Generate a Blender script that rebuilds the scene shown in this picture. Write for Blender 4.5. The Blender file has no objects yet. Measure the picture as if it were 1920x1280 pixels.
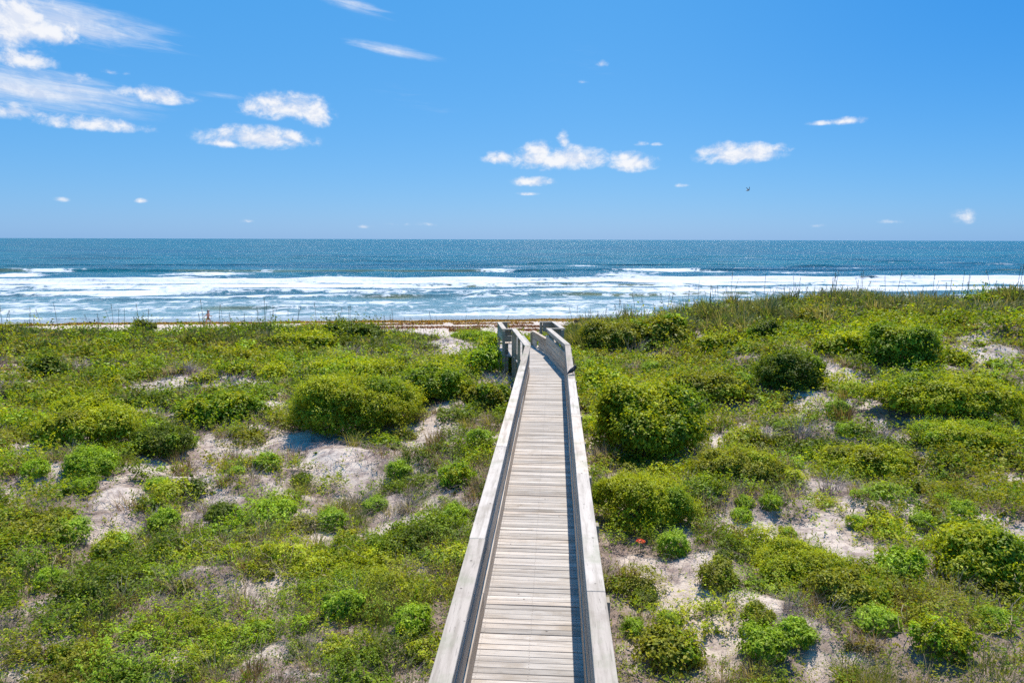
import bpy, bmesh, math, random
import numpy as np
from mathutils import Matrix, Vector

R = math.radians
rng = np.random.default_rng(20)
random.seed(7)
S = bpy.context.scene
C = bpy.data.collections.new("beach"); S.collection.children.link(C)

# ------------------------------------------------------------------ camera
H_CAM = 4.2
FPX = 1280.0
YAW, PITCH, ROLL = R(3.58), R(8.49), R(0.164)
CAM = np.array([0.0, 0.0, H_CAM])
fh = np.array([-math.sin(YAW), math.cos(YAW), 0.0])
r0 = np.array([math.cos(YAW), math.sin(YAW), 0.0])
fwd = math.cos(PITCH) * fh + np.array([0, 0, -math.sin(PITCH)])
u0 = np.cross(r0, fwd)
rgt = math.cos(ROLL) * r0 + math.sin(ROLL) * u0
upv = math.cos(ROLL) * u0 - math.sin(ROLL) * r0
cam = bpy.data.cameras.new("camera")
cam.sensor_width = 36.0
cam.lens = 36.0 * FPX / 1920.0
cam.clip_start = 0.1
cam.clip_end = 90000
cam_o = bpy.data.objects.new("camera", cam); C.objects.link(cam_o)
cam_o.matrix_world = Matrix(((rgt[0], upv[0], -fwd[0], CAM[0]), (rgt[1], upv[1], -fwd[1], CAM[1]),
                             (rgt[2], upv[2], -fwd[2], CAM[2]), (0, 0, 0, 1)))
S.camera = cam_o

def ray(px, py):
    d = fwd * FPX + rgt * (px - 960.0) - upv * (py - 640.0)
    return d / np.linalg.norm(d)

def depth_of(p):
    return float(np.dot(np.asarray(p) - CAM, fwd))

# ------------------------------------------------------------------ noise
def _h(ix, iy, seed):
    n = (ix.astype(np.int64) * 374761393 + iy.astype(np.int64) * 668265263 + seed * 1274126177) & 0xFFFFFFFF
    n = ((n ^ (n >> 13)) * 1274126177) & 0xFFFFFFFF
    n = (n ^ (n >> 16)) & 0xFFFFFF
    return n / float(0xFFFFFF)

def vnoise(x, y, seed=0):
    x = np.asarray(x, float); y = np.asarray(y, float)
    ix = np.floor(x); iy = np.floor(y)
    fx = x - ix; fy = y - iy
    fx = fx * fx * fx * (fx * (fx * 6 - 15) + 10); fy = fy * fy * fy * (fy * (fy * 6 - 15) + 10)
    ix = ix.astype(np.int64); iy = iy.astype(np.int64)
    a = _h(ix, iy, seed); b = _h(ix + 1, iy, seed); c = _h(ix, iy + 1, seed); d = _h(ix + 1, iy + 1, seed)
    return (a * (1 - fx) + b * fx) * (1 - fy) + (c * (1 - fx) + d * fx) * fy

def fbm(x, y, seed=0, oct=4):
    x = np.asarray(x, float); y = np.asarray(y, float)
    s = 0; a = 0.5; t = 0
    for k in range(oct):
        s = s + a * vnoise(x, y, seed + k * 17); t += a
        x, y = x * 1.93 + y * 0.41 + 3.7, y * 1.93 - x * 0.41 + 9.1
        a *= 0.5
    return s / t

def sst(a, b, x):
    t = np.clip((np.asarray(x, float) - a) / (b - a), 0, 1)
    return t * t * (3 - 2 * t)

# ------------------------------------------------------------------ terrain
SH = R(9.3)
SN = np.array([-math.sin(SH), math.cos(SH)])      # towards the sea
ST = np.array([math.cos(SH), math.sin(SH)])       # along the shore
SEA_Z = -5.45

def shore(x, y):
    return x * SN[0] + y * SN[1]

def height(x, y):
    x = np.asarray(x, float); y = np.asarray(y, float)
    s = shore(x, y)
    wob = 2.2 * (fbm(x * 0.11, y * 0.11, 51, 2) - 0.5)
    back = -1.25 + 0.9 * (fbm(x * 0.16 + 4, y * 0.16, 11, 3) - 0.5) + 0.62 * (fbm(x * 0.55, y * 0.55, 5, 3) - 0.5) \
        + 0.16 * (fbm(x * 1.7, y * 1.7, 8, 2) - 0.5)
    ridge = sst(2.5, 15, x) * (1.32 + 0.008 * np.clip(x - 15, 0, 40)) * sst(13, 35, s + wob) * (0.80 + 0.40 * fbm(x * 0.33, y * 0.33, 45, 2))
    ridge = ridge + 0.35 * sst(-3, -14, x) * sst(26, 37, s + wob) * 0.0
    ridge = ridge + 0.10 * sst(-2.5, -7, x) * sst(26, 35, s)
    ridge = ridge + 0.30 * np.exp(-((x - 7.5) / 3.0) ** 2 - ((y - 25.5) / 3.5) ** 2)
    ridge = ridge + 0.45 * np.exp(-((x - 11.0) / 2.5) ** 2 - ((y - 20.5) / 2.0) ** 2)
    ridge = ridge + 0.75 * np.exp(-((x + 2.7) / 1.3) ** 2 - ((y - 24.0) / 1.8) ** 2)
    ridge = ridge + 0.25 * np.exp(-((x + 6.5) / 2.5) ** 2 - ((y - 19.5) / 2.2) ** 2)
    flat = np.exp(-(np.clip(np.abs(x + 0.2) - 1.2, 0, 9) / 1.6) ** 2) * (y < 32)
    back = back * (1 - 0.55 * flat) + (-1.3) * 0.55 * flat
    dune = back + ridge
    beach = -4.6 - 0.35 * sst(56, 76, s) - 0.055 * np.clip(s - 76, 0, 200)
    beach = beach + 0.10 * (fbm(x * 0.2, y * 0.2, 31, 3) - 0.5)
    k = sst(39.0, 54.0, s + 5.0 * np.exp(-((x + 4.5) / 5.0) ** 2) + wob * 0.7 + 0.6 * (vnoise(x * 0.5, y * 0.5, 77) - 0.5))
    return dune * (1 - k) + beach * k

def hz(x, y):
    return float(height(np.array([x]), np.array([y]))[0])

def ground(px, py):
    d = ray(px, py)
    t = np.concatenate([np.arange(4, 60, 0.04), np.arange(60, 400, 0.3)])
    P = CAM[None] + d[None] * t[:, None]
    below = P[:, 2] < height(P[:, 0], P[:, 1])
    i = int(np.argmax(below)) if below.any() else len(t) - 1
    return P[i]

def link(o, parent=None):
    C.objects.link(o)
    if parent is not None:
        o.parent = parent
    return o

def tag(o, label=None, cat=None, group=None, kind=None):
    if label: o["label"] = label
    if cat: o["category"] = cat
    if group: o["group"] = group
    if kind: o["kind"] = kind
    return o

def empty(name, loc, label=None, cat=None, group=None, rz=0.0, sc=1.0):
    o = bpy.data.objects.new(name, None); C.objects.link(o)
    o.empty_display_size = 0.2
    o.location = loc; o.rotation_euler = (0, 0, rz); o.scale = (sc, sc, sc) if np.isscalar(sc) else sc
    return tag(o, label, cat, group)

def quads_mesh(name, V, F, col=None, mat=None, smooth=False):
    """V (n,3) points, F (m,4) quads, col (n,3)"""
    me = bpy.data.meshes.new(name)
    V = np.ascontiguousarray(V, np.float32); F = np.ascontiguousarray(F, np.int32)
    me.vertices.add(len(V)); me.vertices.foreach_set("co", V.ravel())
    m, k = F.shape
    me.loops.add(m * k); me.loops.foreach_set("vertex_index", F.ravel())
    me.polygons.add(m)
    me.polygons.foreach_set("loop_start", np.arange(0, m * k, k, dtype=np.int32))
    me.polygons.foreach_set("loop_total", np.full(m, k, np.int32))
    if smooth:
        me.polygons.foreach_set("use_smooth", np.ones(m, bool))
    if col is not None:
        at = me.attributes.new("col", "FLOAT_COLOR", "POINT")
        c4 = np.ones((len(V), 4), np.float32); c4[:, :3] = col
        at.data.foreach_set("color", c4.ravel())
    me.update(calc_edges=True)
    if mat: me.materials.append(mat)
    return me

def mesh_obj(name, me, parent=None, loc=None):
    o = bpy.data.objects.new(name, me)
    link(o, parent)
    if loc is not None: o.location = loc
    return o

# ------------------------------------------------------------------ node helpers
def new_mat(name):
    m = bpy.data.materials.new(name); m.use_nodes = True
    nt = m.node_tree; nt.nodes.clear()
    out = nt.nodes.new("ShaderNodeOutputMaterial")
    return m, nt, out

def nd(nt, typ, **kw):
    n = nt.nodes.new(typ)
    ins = kw.pop("ins", {})
    for k, v in kw.items(): setattr(n, k, v)
    for k, v in ins.items():
        s = n.inputs[k]
        if hasattr(v, "is_output") or isinstance(v, bpy.types.NodeSocket): nt.links.new(v, s)
        else: s.default_value = v
    return n

def mth(nt, op, a, b=None, clamp=False):
    n = nd(nt, "ShaderNodeMath", operation=op, use_clamp=clamp, ins={0: a})
    if b is not None:
        if isinstance(b, bpy.types.NodeSocket): nt.links.new(b, n.inputs[1])
        else: n.inputs[1].default_value = b
    return n.outputs[0]

def vm(nt, op, a, b=None):
    n = nd(nt, "ShaderNodeVectorMath", operation=op, ins={0: a})
    if b is not None:
        if isinstance(b, bpy.types.NodeSocket): nt.links.new(b, n.inputs[1])
        else: n.inputs[1].default_value = b
    return n

def mix(nt, fac, a, b):
    n = nd(nt, "ShaderNodeMix", data_type="RGBA")
    for s, v in ((n.inputs[0], fac), (n.inputs[6], a), (n.inputs[7], b)):
        if isinstance(v, bpy.types.NodeSocket): nt.links.new(v, s)
        else: s.default_value = v if not isinstance(v, tuple) or len(v) == 4 else (*v, 1)
    return n.outputs[2]

def ramp(nt, fac, stops):
    n = nd(nt, "ShaderNodeValToRGB", ins={0: fac})
    e = n.color_ramp.elements
    while len(e) < len(stops): e.new(0.5)
    for el, (p, c) in zip(e, stops):
        el.position = p; el.color = (*c, 1) if len(c) == 3 else c
    return n.outputs[0]

def mr(nt, v, a, b, c=0.0, d=1.0, smooth=True):
    n = nd(nt, "ShaderNodeMapRange", interpolation_type="SMOOTHSTEP" if smooth else "LINEAR",
           ins={0: v, 1: a, 2: b, 3: c, 4: d})
    return n.outputs[0]

def noise(nt, vec, scale, detail=4, rough=0.55, dist=0.0):
    return nd(nt, "ShaderNodeTexNoise", ins={"Vector": vec, "Scale": scale, "Detail": detail, "Roughness": rough, "Distortion": dist}).outputs[0]

# ------------------------------------------------------------------ materials
def leaf_material(name, trans=0.42, rough=0.45, spec=0.35, tint=(1.25, 1.1, 0.45)):
    m, nt, out = new_mat(name)
    a = nd(nt, "ShaderNodeAttribute", attribute_name="col")
    pb = nd(nt, "ShaderNodeBsdfPrincipled", ins={"Base Color": a.outputs[0], "Roughness": rough, "Specular IOR Level": spec})
    tc = vm(nt, "MULTIPLY", a.outputs[0], tint)
    tr = nd(nt, "ShaderNodeBsdfTranslucent", ins={"Color": tc.outputs[0]})
    mx = nd(nt, "ShaderNodeMixShader", ins={0: trans, 1: pb.outputs[0], 2: tr.outputs[0]})
    nt.links.new(mx.outputs[0], out.inputs[0])
    return m

M_LEAF = leaf_material("dune_leaf", 0.33, 0.5, 0.22, (1.82, 1.70, 0.45))
M_GRASS = leaf_material("dune_grass_blade", 0.42, 0.5, 0.3, (1.6, 1.45, 0.7))
M_DRY = leaf_material("dry_stalk", 0.15, 0.8, 0.1, (1, 1, 0.9))

def wood_material(name, axis, light=(0.625, 0.57, 0.515), dark=(0.37, 0.325, 0.285), green=0.0, nails=False):
    m, nt, out = new_mat(name)
    tc = nd(nt, "ShaderNodeTexCoord").outputs["Object"]
    isl = nd(nt, "ShaderNodeNewGeometry").outputs["Random Per Island"]
    sc = {"x": (1.1, 16, 16), "y": (16, 1.1, 16), "z": (16, 16, 1.1)}[axis]
    off = vm(nt, "MULTIPLY", nd(nt, "ShaderNodeCombineXYZ", ins={0: isl, 1: isl, 2: isl}).outputs[0], (37.0, 53.0, 71.0)).outputs[0]
    v = vm(nt, "ADD", vm(nt, "MULTIPLY", tc, sc).outputs[0], off).outputs[0]
    grain = noise(nt, v, 1.0, 6, 0.6, 0.3)
    fine = noise(nt, vm(nt, "MULTIPLY", v, (3.2, 3.2, 3.2)).outputs[0], 1.6, 5, 0.65)
    blot = noise(nt, vm(nt, "ADD", tc, off).outputs[0], 2.2, 4, 0.6)
    c = mix(nt, mr(nt, grain, 0.40, 0.74), light, dark)
    c = mix(nt, mth(nt, "MULTIPLY", mr(nt, fine, 0.56, 0.72), 0.65), c, (0.17, 0.145, 0.125))
    c = mix(nt, mth(nt, "MULTIPLY", mr(nt, blot, 0.50, 0.72), 0.62), c, (0.39, 0.325, 0.255))
    tone = mr(nt, isl, 0, 1, 0.68, 1.12, smooth=False)
    c = vm(nt, "MULTIPLY", c, nd(nt, "ShaderNodeCombineXYZ", ins={0: tone, 1: tone, 2: tone}).outputs[0]).outputs[0]
    warm = mr(nt, mth(nt, "FRACT", mth(nt, "MULTIPLY", isl, 17.3)), 0.55, 1.0, 0, 0.5)
    c = mix(nt, warm, c, vm(nt, "MULTIPLY", c, (1.04, 0.97, 0.90)).outputs[0])
    if green > 0:
        g = noise(nt, tc, 1.3, 5, 0.7)
        c = mix(nt, mth(nt, "MULTIPLY", mr(nt, g, 0.50, 0.66), green), c, (0.31, 0.32, 0.20))
    bmp = nd(nt, "ShaderNodeBump", ins={"Strength": 0.55, "Distance": 0.006, "Height": mth(nt, "SUBTRACT", fine, mth(nt, "MULTIPLY", grain, -0.6))})
    # dark knots and nail heads
    kn = nd(nt, "ShaderNodeTexVoronoi", ins={"Vector": vm(nt, "ADD", tc, off).outputs[0], "Scale": 4.2}).outputs[0]
    c = mix(nt, mth(nt, "MULTIPLY", mr(nt, kn, 0.075, 0.035), 0.8), c, (0.12, 0.095, 0.08))
    if nails:
        xyz = nd(nt, "ShaderNodeSeparateXYZ", ins={0: tc}).outputs
        fy = mth(nt, "FRACT", mth(nt, "DIVIDE", mth(nt, "SUBTRACT", xyz[1], 0.6), 0.0985))
        dy = mth(nt, "MULTIPLY", mth(nt, "MINIMUM", mth(nt, "ABSOLUTE", mth(nt, "SUBTRACT", fy, 0.24)), mth(nt, "ABSOLUTE", mth(nt, "SUBTRACT", fy, 0.70))), 0.0985)
        wx = mth(nt, "ADD", xyz[0], mth(nt, "MULTIPLY", isl, 0.02))
        dx = None
        for xn in (-0.715, -0.205, 0.295):
            q = mth(nt, "ABSOLUTE", mth(nt, "SUBTRACT", wx, xn)); dx = q if dx is None else mth(nt, "MINIMUM", dx, q)
        rr = mth(nt, "SQRT", mth(nt, "ADD", mth(nt, "MULTIPLY", dx, dx), mth(nt, "MULTIPLY", dy, dy)))
        c = mix(nt, mth(nt, "MULTIPLY", mr(nt, rr, 0.009, 0.004), 0.5), c, (0.07, 0.055, 0.045))
    pb = nd(nt, "ShaderNodeBsdfPrincipled", ins={"Base Color": c, "Roughness": 0.82, "Specular IOR Level": 0.2, "Normal": bmp.outputs[0]})
    nt.links.new(pb.outputs[0], out.inputs[0])
    return m

M_DECK = wood_material("weathered_deck_wood", "x", nails=True)
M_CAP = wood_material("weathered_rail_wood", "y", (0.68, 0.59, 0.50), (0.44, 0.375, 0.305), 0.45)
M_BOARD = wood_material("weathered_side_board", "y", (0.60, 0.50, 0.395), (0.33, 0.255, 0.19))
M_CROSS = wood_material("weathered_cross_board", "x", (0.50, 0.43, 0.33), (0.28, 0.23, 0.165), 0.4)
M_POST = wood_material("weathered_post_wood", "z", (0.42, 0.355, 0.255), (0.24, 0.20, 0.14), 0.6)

def plain(name, c, rough=0.7, spec=0.3):
    m, nt, out = new_mat(name)
    tc = nd(nt, "ShaderNodeTexCoord").outputs["Object"]
    n = noise(nt, tc, 9, 3)
    col = mix(nt, mr(nt, n, 0.3, 0.7), tuple(v * 0.8 for v in c), tuple(min(1, v * 1.15) for v in c))
    pb = nd(nt, "ShaderNodeBsdfPrincipled", ins={"Base Color": col, "Roughness": rough, "Specular IOR Level": spec})
    nt.links.new(pb.outputs[0], out.inputs[0])
    return m

# ------------------------------------------------------------------ vegetation map: bare sand (photo picks -> ground ellipses)
SAND_PX = [  # cx, cy, rx, ry
    (318, 619, 40, 6), (855, 646, 62, 13), (300, 716, 60, 9), (480, 716, 75, 12), (120, 690, 30, 9), (60, 705, 30, 6),
    (480, 762, 40, 20), (560, 825, 100, 26), (470, 850, 110, 24), (610, 860, 80, 22), (330, 852, 60, 26), (300, 880, 40, 16),
    (700, 905, 50, 18), (800, 815, 36, 48), (855, 800, 16, 30), (930, 705, 22, 24), (230, 935, 36, 18), (510, 1118, 44, 30),
    (95, 1130, 24, 13), (340, 1238, 62, 26), (480, 1225, 55, 12), (30, 1265, 30, 14), (800, 952, 34, 14), (640, 890, 60, 16),
    (420, 880, 45, 22), (40, 850, 24, 10), (375, 735, 40, 9), (560, 1262, 40, 10),
    (1580, 722, 34, 40), (1520, 752, 50, 14), (1845, 660, 62, 16), (1312, 635, 14, 18), (1345, 828, 34, 14), (1258, 690, 24, 6),
    (1430, 1005, 95, 22), (1260, 990, 38, 22), (1600, 1040, 55, 20), (1290, 1120, 92, 40), (1330, 1190, 72, 34), (1240, 1215, 60, 30),
    (1560, 1010, 60, 14), (1640, 942, 85, 11), (1860, 970, 26, 14), (1770, 1100, 38, 20), (1600, 1235, 34, 16), (1205, 1060, 40, 20),
    (1480, 1085, 30, 16), (1330, 1060, 60, 20), (1415, 1120, 50, 18), (1840, 640, 40, 8), (1650, 800, 20, 10), (1890, 585, 16, 5),
    (1560, 690, 20, 10), (1340, 1250, 40, 16), (1560, 968, 40, 8), (1890, 660, 30, 8),
]
SAND = []
for (cx, cy, rx, ry) in SAND_PX:
    p = ground(cx, cy)
    a = ground(cx, cy - ry); b = ground(cx, cy + ry)
    wx = rx / FPX * depth_of(p)
    wy = min(max(0.5 * np.hypot(*(a - b)[:2]), 0.12), 4.0)
    SAND.append((p[0], p[1], wx, wy))
SAND = np.array(SAND)

def sandiness(x, y):
    """>0 = bare sand"""
    x = np.asarray(x, float); y = np.asarray(y, float)
    best = np.full(x.shape, 9.0)
    for (cx, cy, wx, wy) in SAND:
        best = np.minimum(best, np.hypot((x - cx) / wx, (y - cy) / wy))
    n = (fbm(x * 1.7, y * 1.7, 91, 4) - 0.5) * 2.1
    v = 0.98 - best + n * 0.7
    thin = (fbm(x * 1.75, y * 1.75, 131, 3) - 0.630) * 3.2 - 0.5 * (1 - sst(9.5, 13.0, y)) - 0.5 * sst(30, 36, shore(x, y))
    v = np.maximum(v, np.minimum(thin, 0.35))
    s = shore(x, y)
    v = np.maximum(v, (s - 42.0 + 2.5 * (vnoise(x * 0.4, y * 0.4, 3) - 0.5)) * 0.4)
    return v

# ------------------------------------------------------------------ dune sand
def build_sand():
    def axis(lo, hi, step, far, grow):
        mid = np.arange(lo, hi + 1e-6, step)
        out = []; d = step; p = hi
        while p < far: d *= grow; p += d; out.append(p)
        outl = []; d = step; p = lo
        while p > -far: d *= grow; p -= d; outl.append(p)
        return np.concatenate([outl[::-1], mid, out])
    xs = axis(-34, 34, 0.2, 4000, 1.09)
    ys = np.concatenate([np.array([-400, -150, -60, -25, -10, -3]), np.arange(0, 44, 0.16), np.arange(44, 100, 0.5), np.array([110, 130, 180, 300])])
    X, Y = np.meshgrid(xs, ys)
    # far rows follow the shoreline
    Z = height(X, Y)
    sd = sandiness(X, Y)
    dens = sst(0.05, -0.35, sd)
    rough = (fbm(X * 3.1, Y * 3.1, 61, 3) - 0.5) * 0.09 * (1 - sst(40, 50, shore(X, Y)))
    Z = Z + rough
    n, m = X.shape
    idx = np.arange(n * m).reshape(n, m)
    F = np.stack([idx[:-1, :-1], idx[:-1, 1:], idx[1:, 1:], idx[1:, :-1]], -1).reshape(-1, 4)
    V = np.stack([X, Y, Z], -1).reshape(-1, 3)
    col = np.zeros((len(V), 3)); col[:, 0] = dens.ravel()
    sh = shore(X, Y)
    col[:, 1] = sst(78.0, 81.5, sh + 2.0 * (vnoise(X * 0.12, Y * 0.12, 8) - 0.5)).ravel()      # wet sand
    col[:, 2] = sst(44, 52, sh).ravel()
    m_, nt, out = new_mat("dune_sand")
    at = nd(nt, "ShaderNodeAttribute", attribute_name="col")
    sp = nd(nt, "ShaderNodeSeparateColor", ins={0: at.outputs[0]})
    tc = nd(nt, "ShaderNodeTexCoord").outputs["Object"]
    big = noise(nt, tc, 0.8, 5, 0.6); mid = noise(nt, tc, 5.5, 5, 0.7); fin = noise(nt, tc, 38, 3, 0.7)
    c = mix(nt, mr(nt, big, 0.35, 0.7), (0.75, 0.625, 0.515), (0.60, 0.485, 0.40))
    c = mix(nt, mth(nt, "MULTIPLY", mr(nt, mid, 0.46, 0.64), 0.6), c, (0.36, 0.275, 0.245))
    pt = noise(nt, tc, 1.7, 5, 0.65)
    c = mix(nt, mth(nt, "MULTIPLY", mth(nt, "MULTIPLY", mr(nt, pt, 0.50, 0.62), 0.65), mth(nt, "SUBTRACT", 1.0, sp.outputs[2])), c, (0.30, 0.215, 0.185))
    deb = mth(nt, "MULTIPLY", mth(nt, "MULTIPLY", mr(nt, fin, 0.56, 0.68), mr(nt, mid, 0.40, 0.55)), mth(nt, "SUBTRACT", 1.0, sp.outputs[2]))
    c = mix(nt, mth(nt, "MULTIPLY", deb, 0.75), c, (0.13, 0.095, 0.085))
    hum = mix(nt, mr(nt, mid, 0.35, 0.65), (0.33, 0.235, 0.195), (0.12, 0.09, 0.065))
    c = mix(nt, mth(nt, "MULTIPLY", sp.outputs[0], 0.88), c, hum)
    c = mix(nt, sp.outputs[1], c, (0.30, 0.26, 0.215))
    ro = mr(nt, sp.outputs[1], 0, 1, 0.9, 0.16)
    bh = mth(nt, "ADD", mth(nt, "MULTIPLY", mid, 1.0), mth(nt, "MULTIPLY", fin, 0.35))
    b = nd(nt, "ShaderNodeBump", ins={"Strength": mr(nt, sp.outputs[1], 0, 1, 0.9, 0.05), "Distance": 0.06, "Height": bh})
    pb = nd(nt, "ShaderNodeBsdfPrincipled", ins={"Base Color": c, "Roughness": ro, "Specular IOR Level": mr(nt, sp.outputs[1], 0, 1, 0.15, 0.6), "Normal": b.outputs[0]})
    nt.links.new(pb.outputs[0], out.inputs[0])
    o = mesh_obj("dune_sand", quads_mesh("dune_sand", V, F, col, m_, True))
    tag(o, kind="structure")
build_sand()

# ------------------------------------------------------------------ sea
def sea_pt(px, py, z=SEA_Z):
    d = ray(px, py); t = (z - CAM[2]) / d[2]
    p = CAM + d * t
    return float(p[0] * SN[0] + p[1] * SN[1]), float(p[0] * ST[0] + p[1] * ST[1]), t

FOAM_PX = [  # cx, cy, rx, ry, strength : broken crests beyond the main surf line
    (25, 516, 55, 3.6, 1.25), (105, 508, 55, 2.8, 1.1), (15, 503, 30, 2.0, 0.7), (215, 507, 40, 1.5, 0.7),
    (390, 513, 95, 5.5, 0.95), (330, 520, 45, 3.0, 0.85), (505, 508, 50, 4.0, 0.55), (620, 518, 70, 4.0, 0.6), (450, 523, 60, 3, .6),
    (930, 507, 55, 4.2, 0.95), (950, 500, 70, 1.6, 0.5), (820, 519, 60, 3.0, 0.5), (720, 512, 40, 3.0, 0.5),
    (1030, 498, 70, 1.6, 0.6), (1090, 499, 50, 2.0, 0.75), (1230, 508, 110, 4.0, 1.05), (1180, 515, 90, 4.5, 0.85), (1330, 510, 55, 2.2, 1.0), (1420, 504, 80, 1.6, 0.75),
    (1390, 483, 70, 1.1, 0.6), (1570, 502, 60, 3.0, 0.8), (1700, 492, 60, 1.2, 0.5), (1780, 494, 50, 1.4, 0.5), (1870, 496, 70, 1.5, 0.6),
    (1500, 512, 120, 3.0, 0.6),
]

def build_sea():
    rows = [78.5]
    while rows[-1] < 420: rows.append(rows[-1] + max(0.30, rows[-1] * 0.0042))
    while rows[-1] < 60000: rows.append(rows[-1] * 1.045)
    s1 = np.array(rows)
    ang = np.tan(np.linspace(R(-56), R(54), 620))
    Sg, A = np.meshgrid(s1, ang, indexing="ij")
    T = A * Sg
    near = 1 - sst(300, 600, Sg)
    # along-shore wander of every wave line
    wz = 9.0 * (fbm(T * 0.012, Sg * 0.004, 201, 3) - 0.5)
    Z = np.zeros_like(Sg)
    # open swell
    ph = Sg + wz * 1.6 + 5 * (fbm(T * 0.03, Sg * 0.02, 205, 2) - 0.5)
    Z += 0.26 * np.sin(ph * 2 * math.pi / 27.0) * sst(150, 200, Sg) * near * (0.4 + 1.2 * vnoise(T * 0.02, Sg * 0.02, 207))
    # chop
    for lam, amp, seed in ((9.0, 0.16, 211), (4.2, 0.10, 212), (2.0, 0.05, 213)):
        Z += amp * 2 * (vnoise(T / lam * 0.6 + 0.2 * Sg / lam, Sg / lam, seed) - 0.5) * near * sst(84, 110, Sg)
    # breakers: steep face towards the beach
    foam = np.zeros_like(Sg); olive = np.zeros_like(Sg)
    br = [(160, 1.25, 0.0, 220), (143, 0.55, 2.0, 221), (128, 0.50, 4.0, 222), (115, 0.42, 5.0, 223), (98, 0.26, 6.0, 224), (212, 0.75, 3.0, 225), (262, .6, 5, 226)]
    for (s0, amp, w, seed) in br:
        c = s0 + wz + w * (fbm(T * 0.02, T * 0.0 + seed, seed, 3) - 0.5) * 2.2
        d = Sg - c
        e = amp * (0.35 + 0.9 * fbm(T * 0.022 + seed, T * 0 + 1.3, seed + 40, 3))
        prof = np.where(d < 0, np.exp(-(d / 1.5) ** 2), np.exp(-(d / 4.5) ** 2))
        Z += e * prof
        face = np.exp(-((d + 1.2) / 1.6) ** 2)
        if s0 in (115, 98, 143):
            olive = np.maximum(olive, face * sst(0.50, 0.62, fbm(T * 0.028 + 7, T * 0 + seed * 1.7, seed + 80, 2)))
        if s0 == 212:
            olive = np.maximum(olive, 0.6 * face * sst(0.5, 0.6, vnoise(T * 0.03, T * 0 + 4.4, 99)))
    d = Sg - wz
    n1 = fbm(T * 0.05, Sg * 0.05, 231, 3) - 0.5
    main = sst(163.5, 161.5, d + 8.0 * (fbm(T * 0.05, T * 0, 77, 4) - 0.5)) * sst(108, 116, d + 10 * n1)
    band = 0.76 + 0.30 * np.cos((d - 160 + 8 * n1) * 2 * math.pi / 16.5)
    foam = np.maximum(foam, main * (band - 0.05 + 1.4 * (fbm(T * 0.035, Sg * 0.16, 241, 3) - 0.5)))
    foam = np.maximum(foam, sst(161, 159, d + 8.0 * (fbm(T * 0.05, T * 0, 77, 4) - 0.5)) * sst(151, 156, d) * 1.05)
    foam = np.maximum(foam, (0.56 + 0.30 * n1) * sst(86, 90, Sg) * sst(116, 108, d))
    foam = np.maximum(foam, 0.80 * np.exp(-((Sg - 87.5 - 0.35 * wz - 3.0 * (fbm(T * 0.03, T * 0 + 3, 55, 3) - 0.5)) / 2.0) ** 2))
    foam = np.maximum(foam, 0.60 * np.exp(-((Sg - 93.0 - 0.4 * wz) / 1.4) ** 2) * sst(0.42, 0.6, fbm(T * 0.02, T * 0 + 8, 56, 2)))
    foam = np.maximum(foam, 0.30 * sst(210, 165, d) * sst(158, 164, d))
    for (cx, cy, rx, ry, k) in FOAM_PX:
        s0, t0, dist = sea_pt(cx, cy)
        sa = sea_pt(cx, cy - ry)[0]; sb = sea_pt(cx, cy + ry)[0]
        wt = rx / FPX * dist
        el = np.hypot((T - t0 - (Sg - s0) * 0.1) / wt, (Sg - s0) / max(2.0, 0.5 * (sa - sb)))
        foam = np.maximum(foam, k * np.clip(1.25 - el, 0, 1))
        Z += 0.45 * np.exp(-(((T - t0) / wt) ** 2)) * np.exp(-((Sg - sa) / 3.0) ** 2) * near
    # thin the water out to nothing at the swash edge
    Z = Z * sst(80, 100, Sg) + SEA_Z
    edge = 79.5 + 0.30 * wz + 2.2 * (fbm(T * 0.05, T * 0 + 2, 57, 3) - 0.5)
    Z = np.where(Sg < 100, Z - 0.06 * sst(1.0, -1.0, Sg - edge), Z)
    X = T * ST[0] + Sg * SN[0]; Y = T * ST[1] + Sg * SN[1]
    n, m = X.shape
    idx = np.arange(n * m).reshape(n, m)
    F = np.stack([idx[:-1, :-1], idx[:-1, 1:], idx[1:, 1:], idx[1:, :-1]], -1).reshape(-1, 4)
    V = np.stack([X, Y, Z], -1).reshape(-1, 3)
    shallow = sst(150, 84, Sg)
    col = np.stack([np.clip(foam / 1.3, 0, 1).ravel(), olive.ravel(), shallow.ravel()], -1)
    m_, nt, out = new_mat("sea_water")
    at = nd(nt, "ShaderNodeAttribute", attribute_name="col")
    sp = nd(nt, "ShaderNodeSeparateColor", ins={0: at.outputs[0]})
    tc = nd(nt, "ShaderNodeTexCoord").outputs["Object"]
    vr = nd(nt, "ShaderNodeVectorRotate", rotation_type="Z_AXIS", ins={"Vector": tc, "Angle": -SH}).outputs[0]
    fm = mth(nt, "MULTIPLY", sp.outputs[0], 1.3)
    fn = noise(nt, vm(nt, "MULTIPLY", vr, (0.42, 0.30, 1)).outputs[0], 1.0, 8, 0.74, 0.9)
    fn2 = noise(nt, vm(nt, "MULTIPLY", vr, (0.05, 0.13, 1)).outputs[0], 1.0, 6, 0.65, 0.8)
    fv = mth(nt, "ADD", mth(nt, "SUBTRACT", fm, 0.5), mth(nt, "ADD", mth(nt, "MULTIPLY", mth(nt, "SUBTRACT", fn, 0.5), 2.3), mth(nt, "MULTIPLY", mth(nt, "SUBTRACT", fn2, 0.5), 1.6)))
    fmask = mth(nt, "MULTIPLY", mr(nt, fv, -0.02, 0.30), mr(nt, fm, 0.02, 0.25))
    deep = mix(nt, mr(nt, noise(nt, vm(nt, "MULTIPLY", vr, (0.006, 0.02, 1)).outputs[0], 1.0, 4, 0.6), 0.35, 0.65), (0.003, 0.110, 0.185), (0.006, 0.170, 0.215))
    wc = mix(nt, sp.outputs[2], deep, (0.20, 0.34, 0.37))
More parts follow.
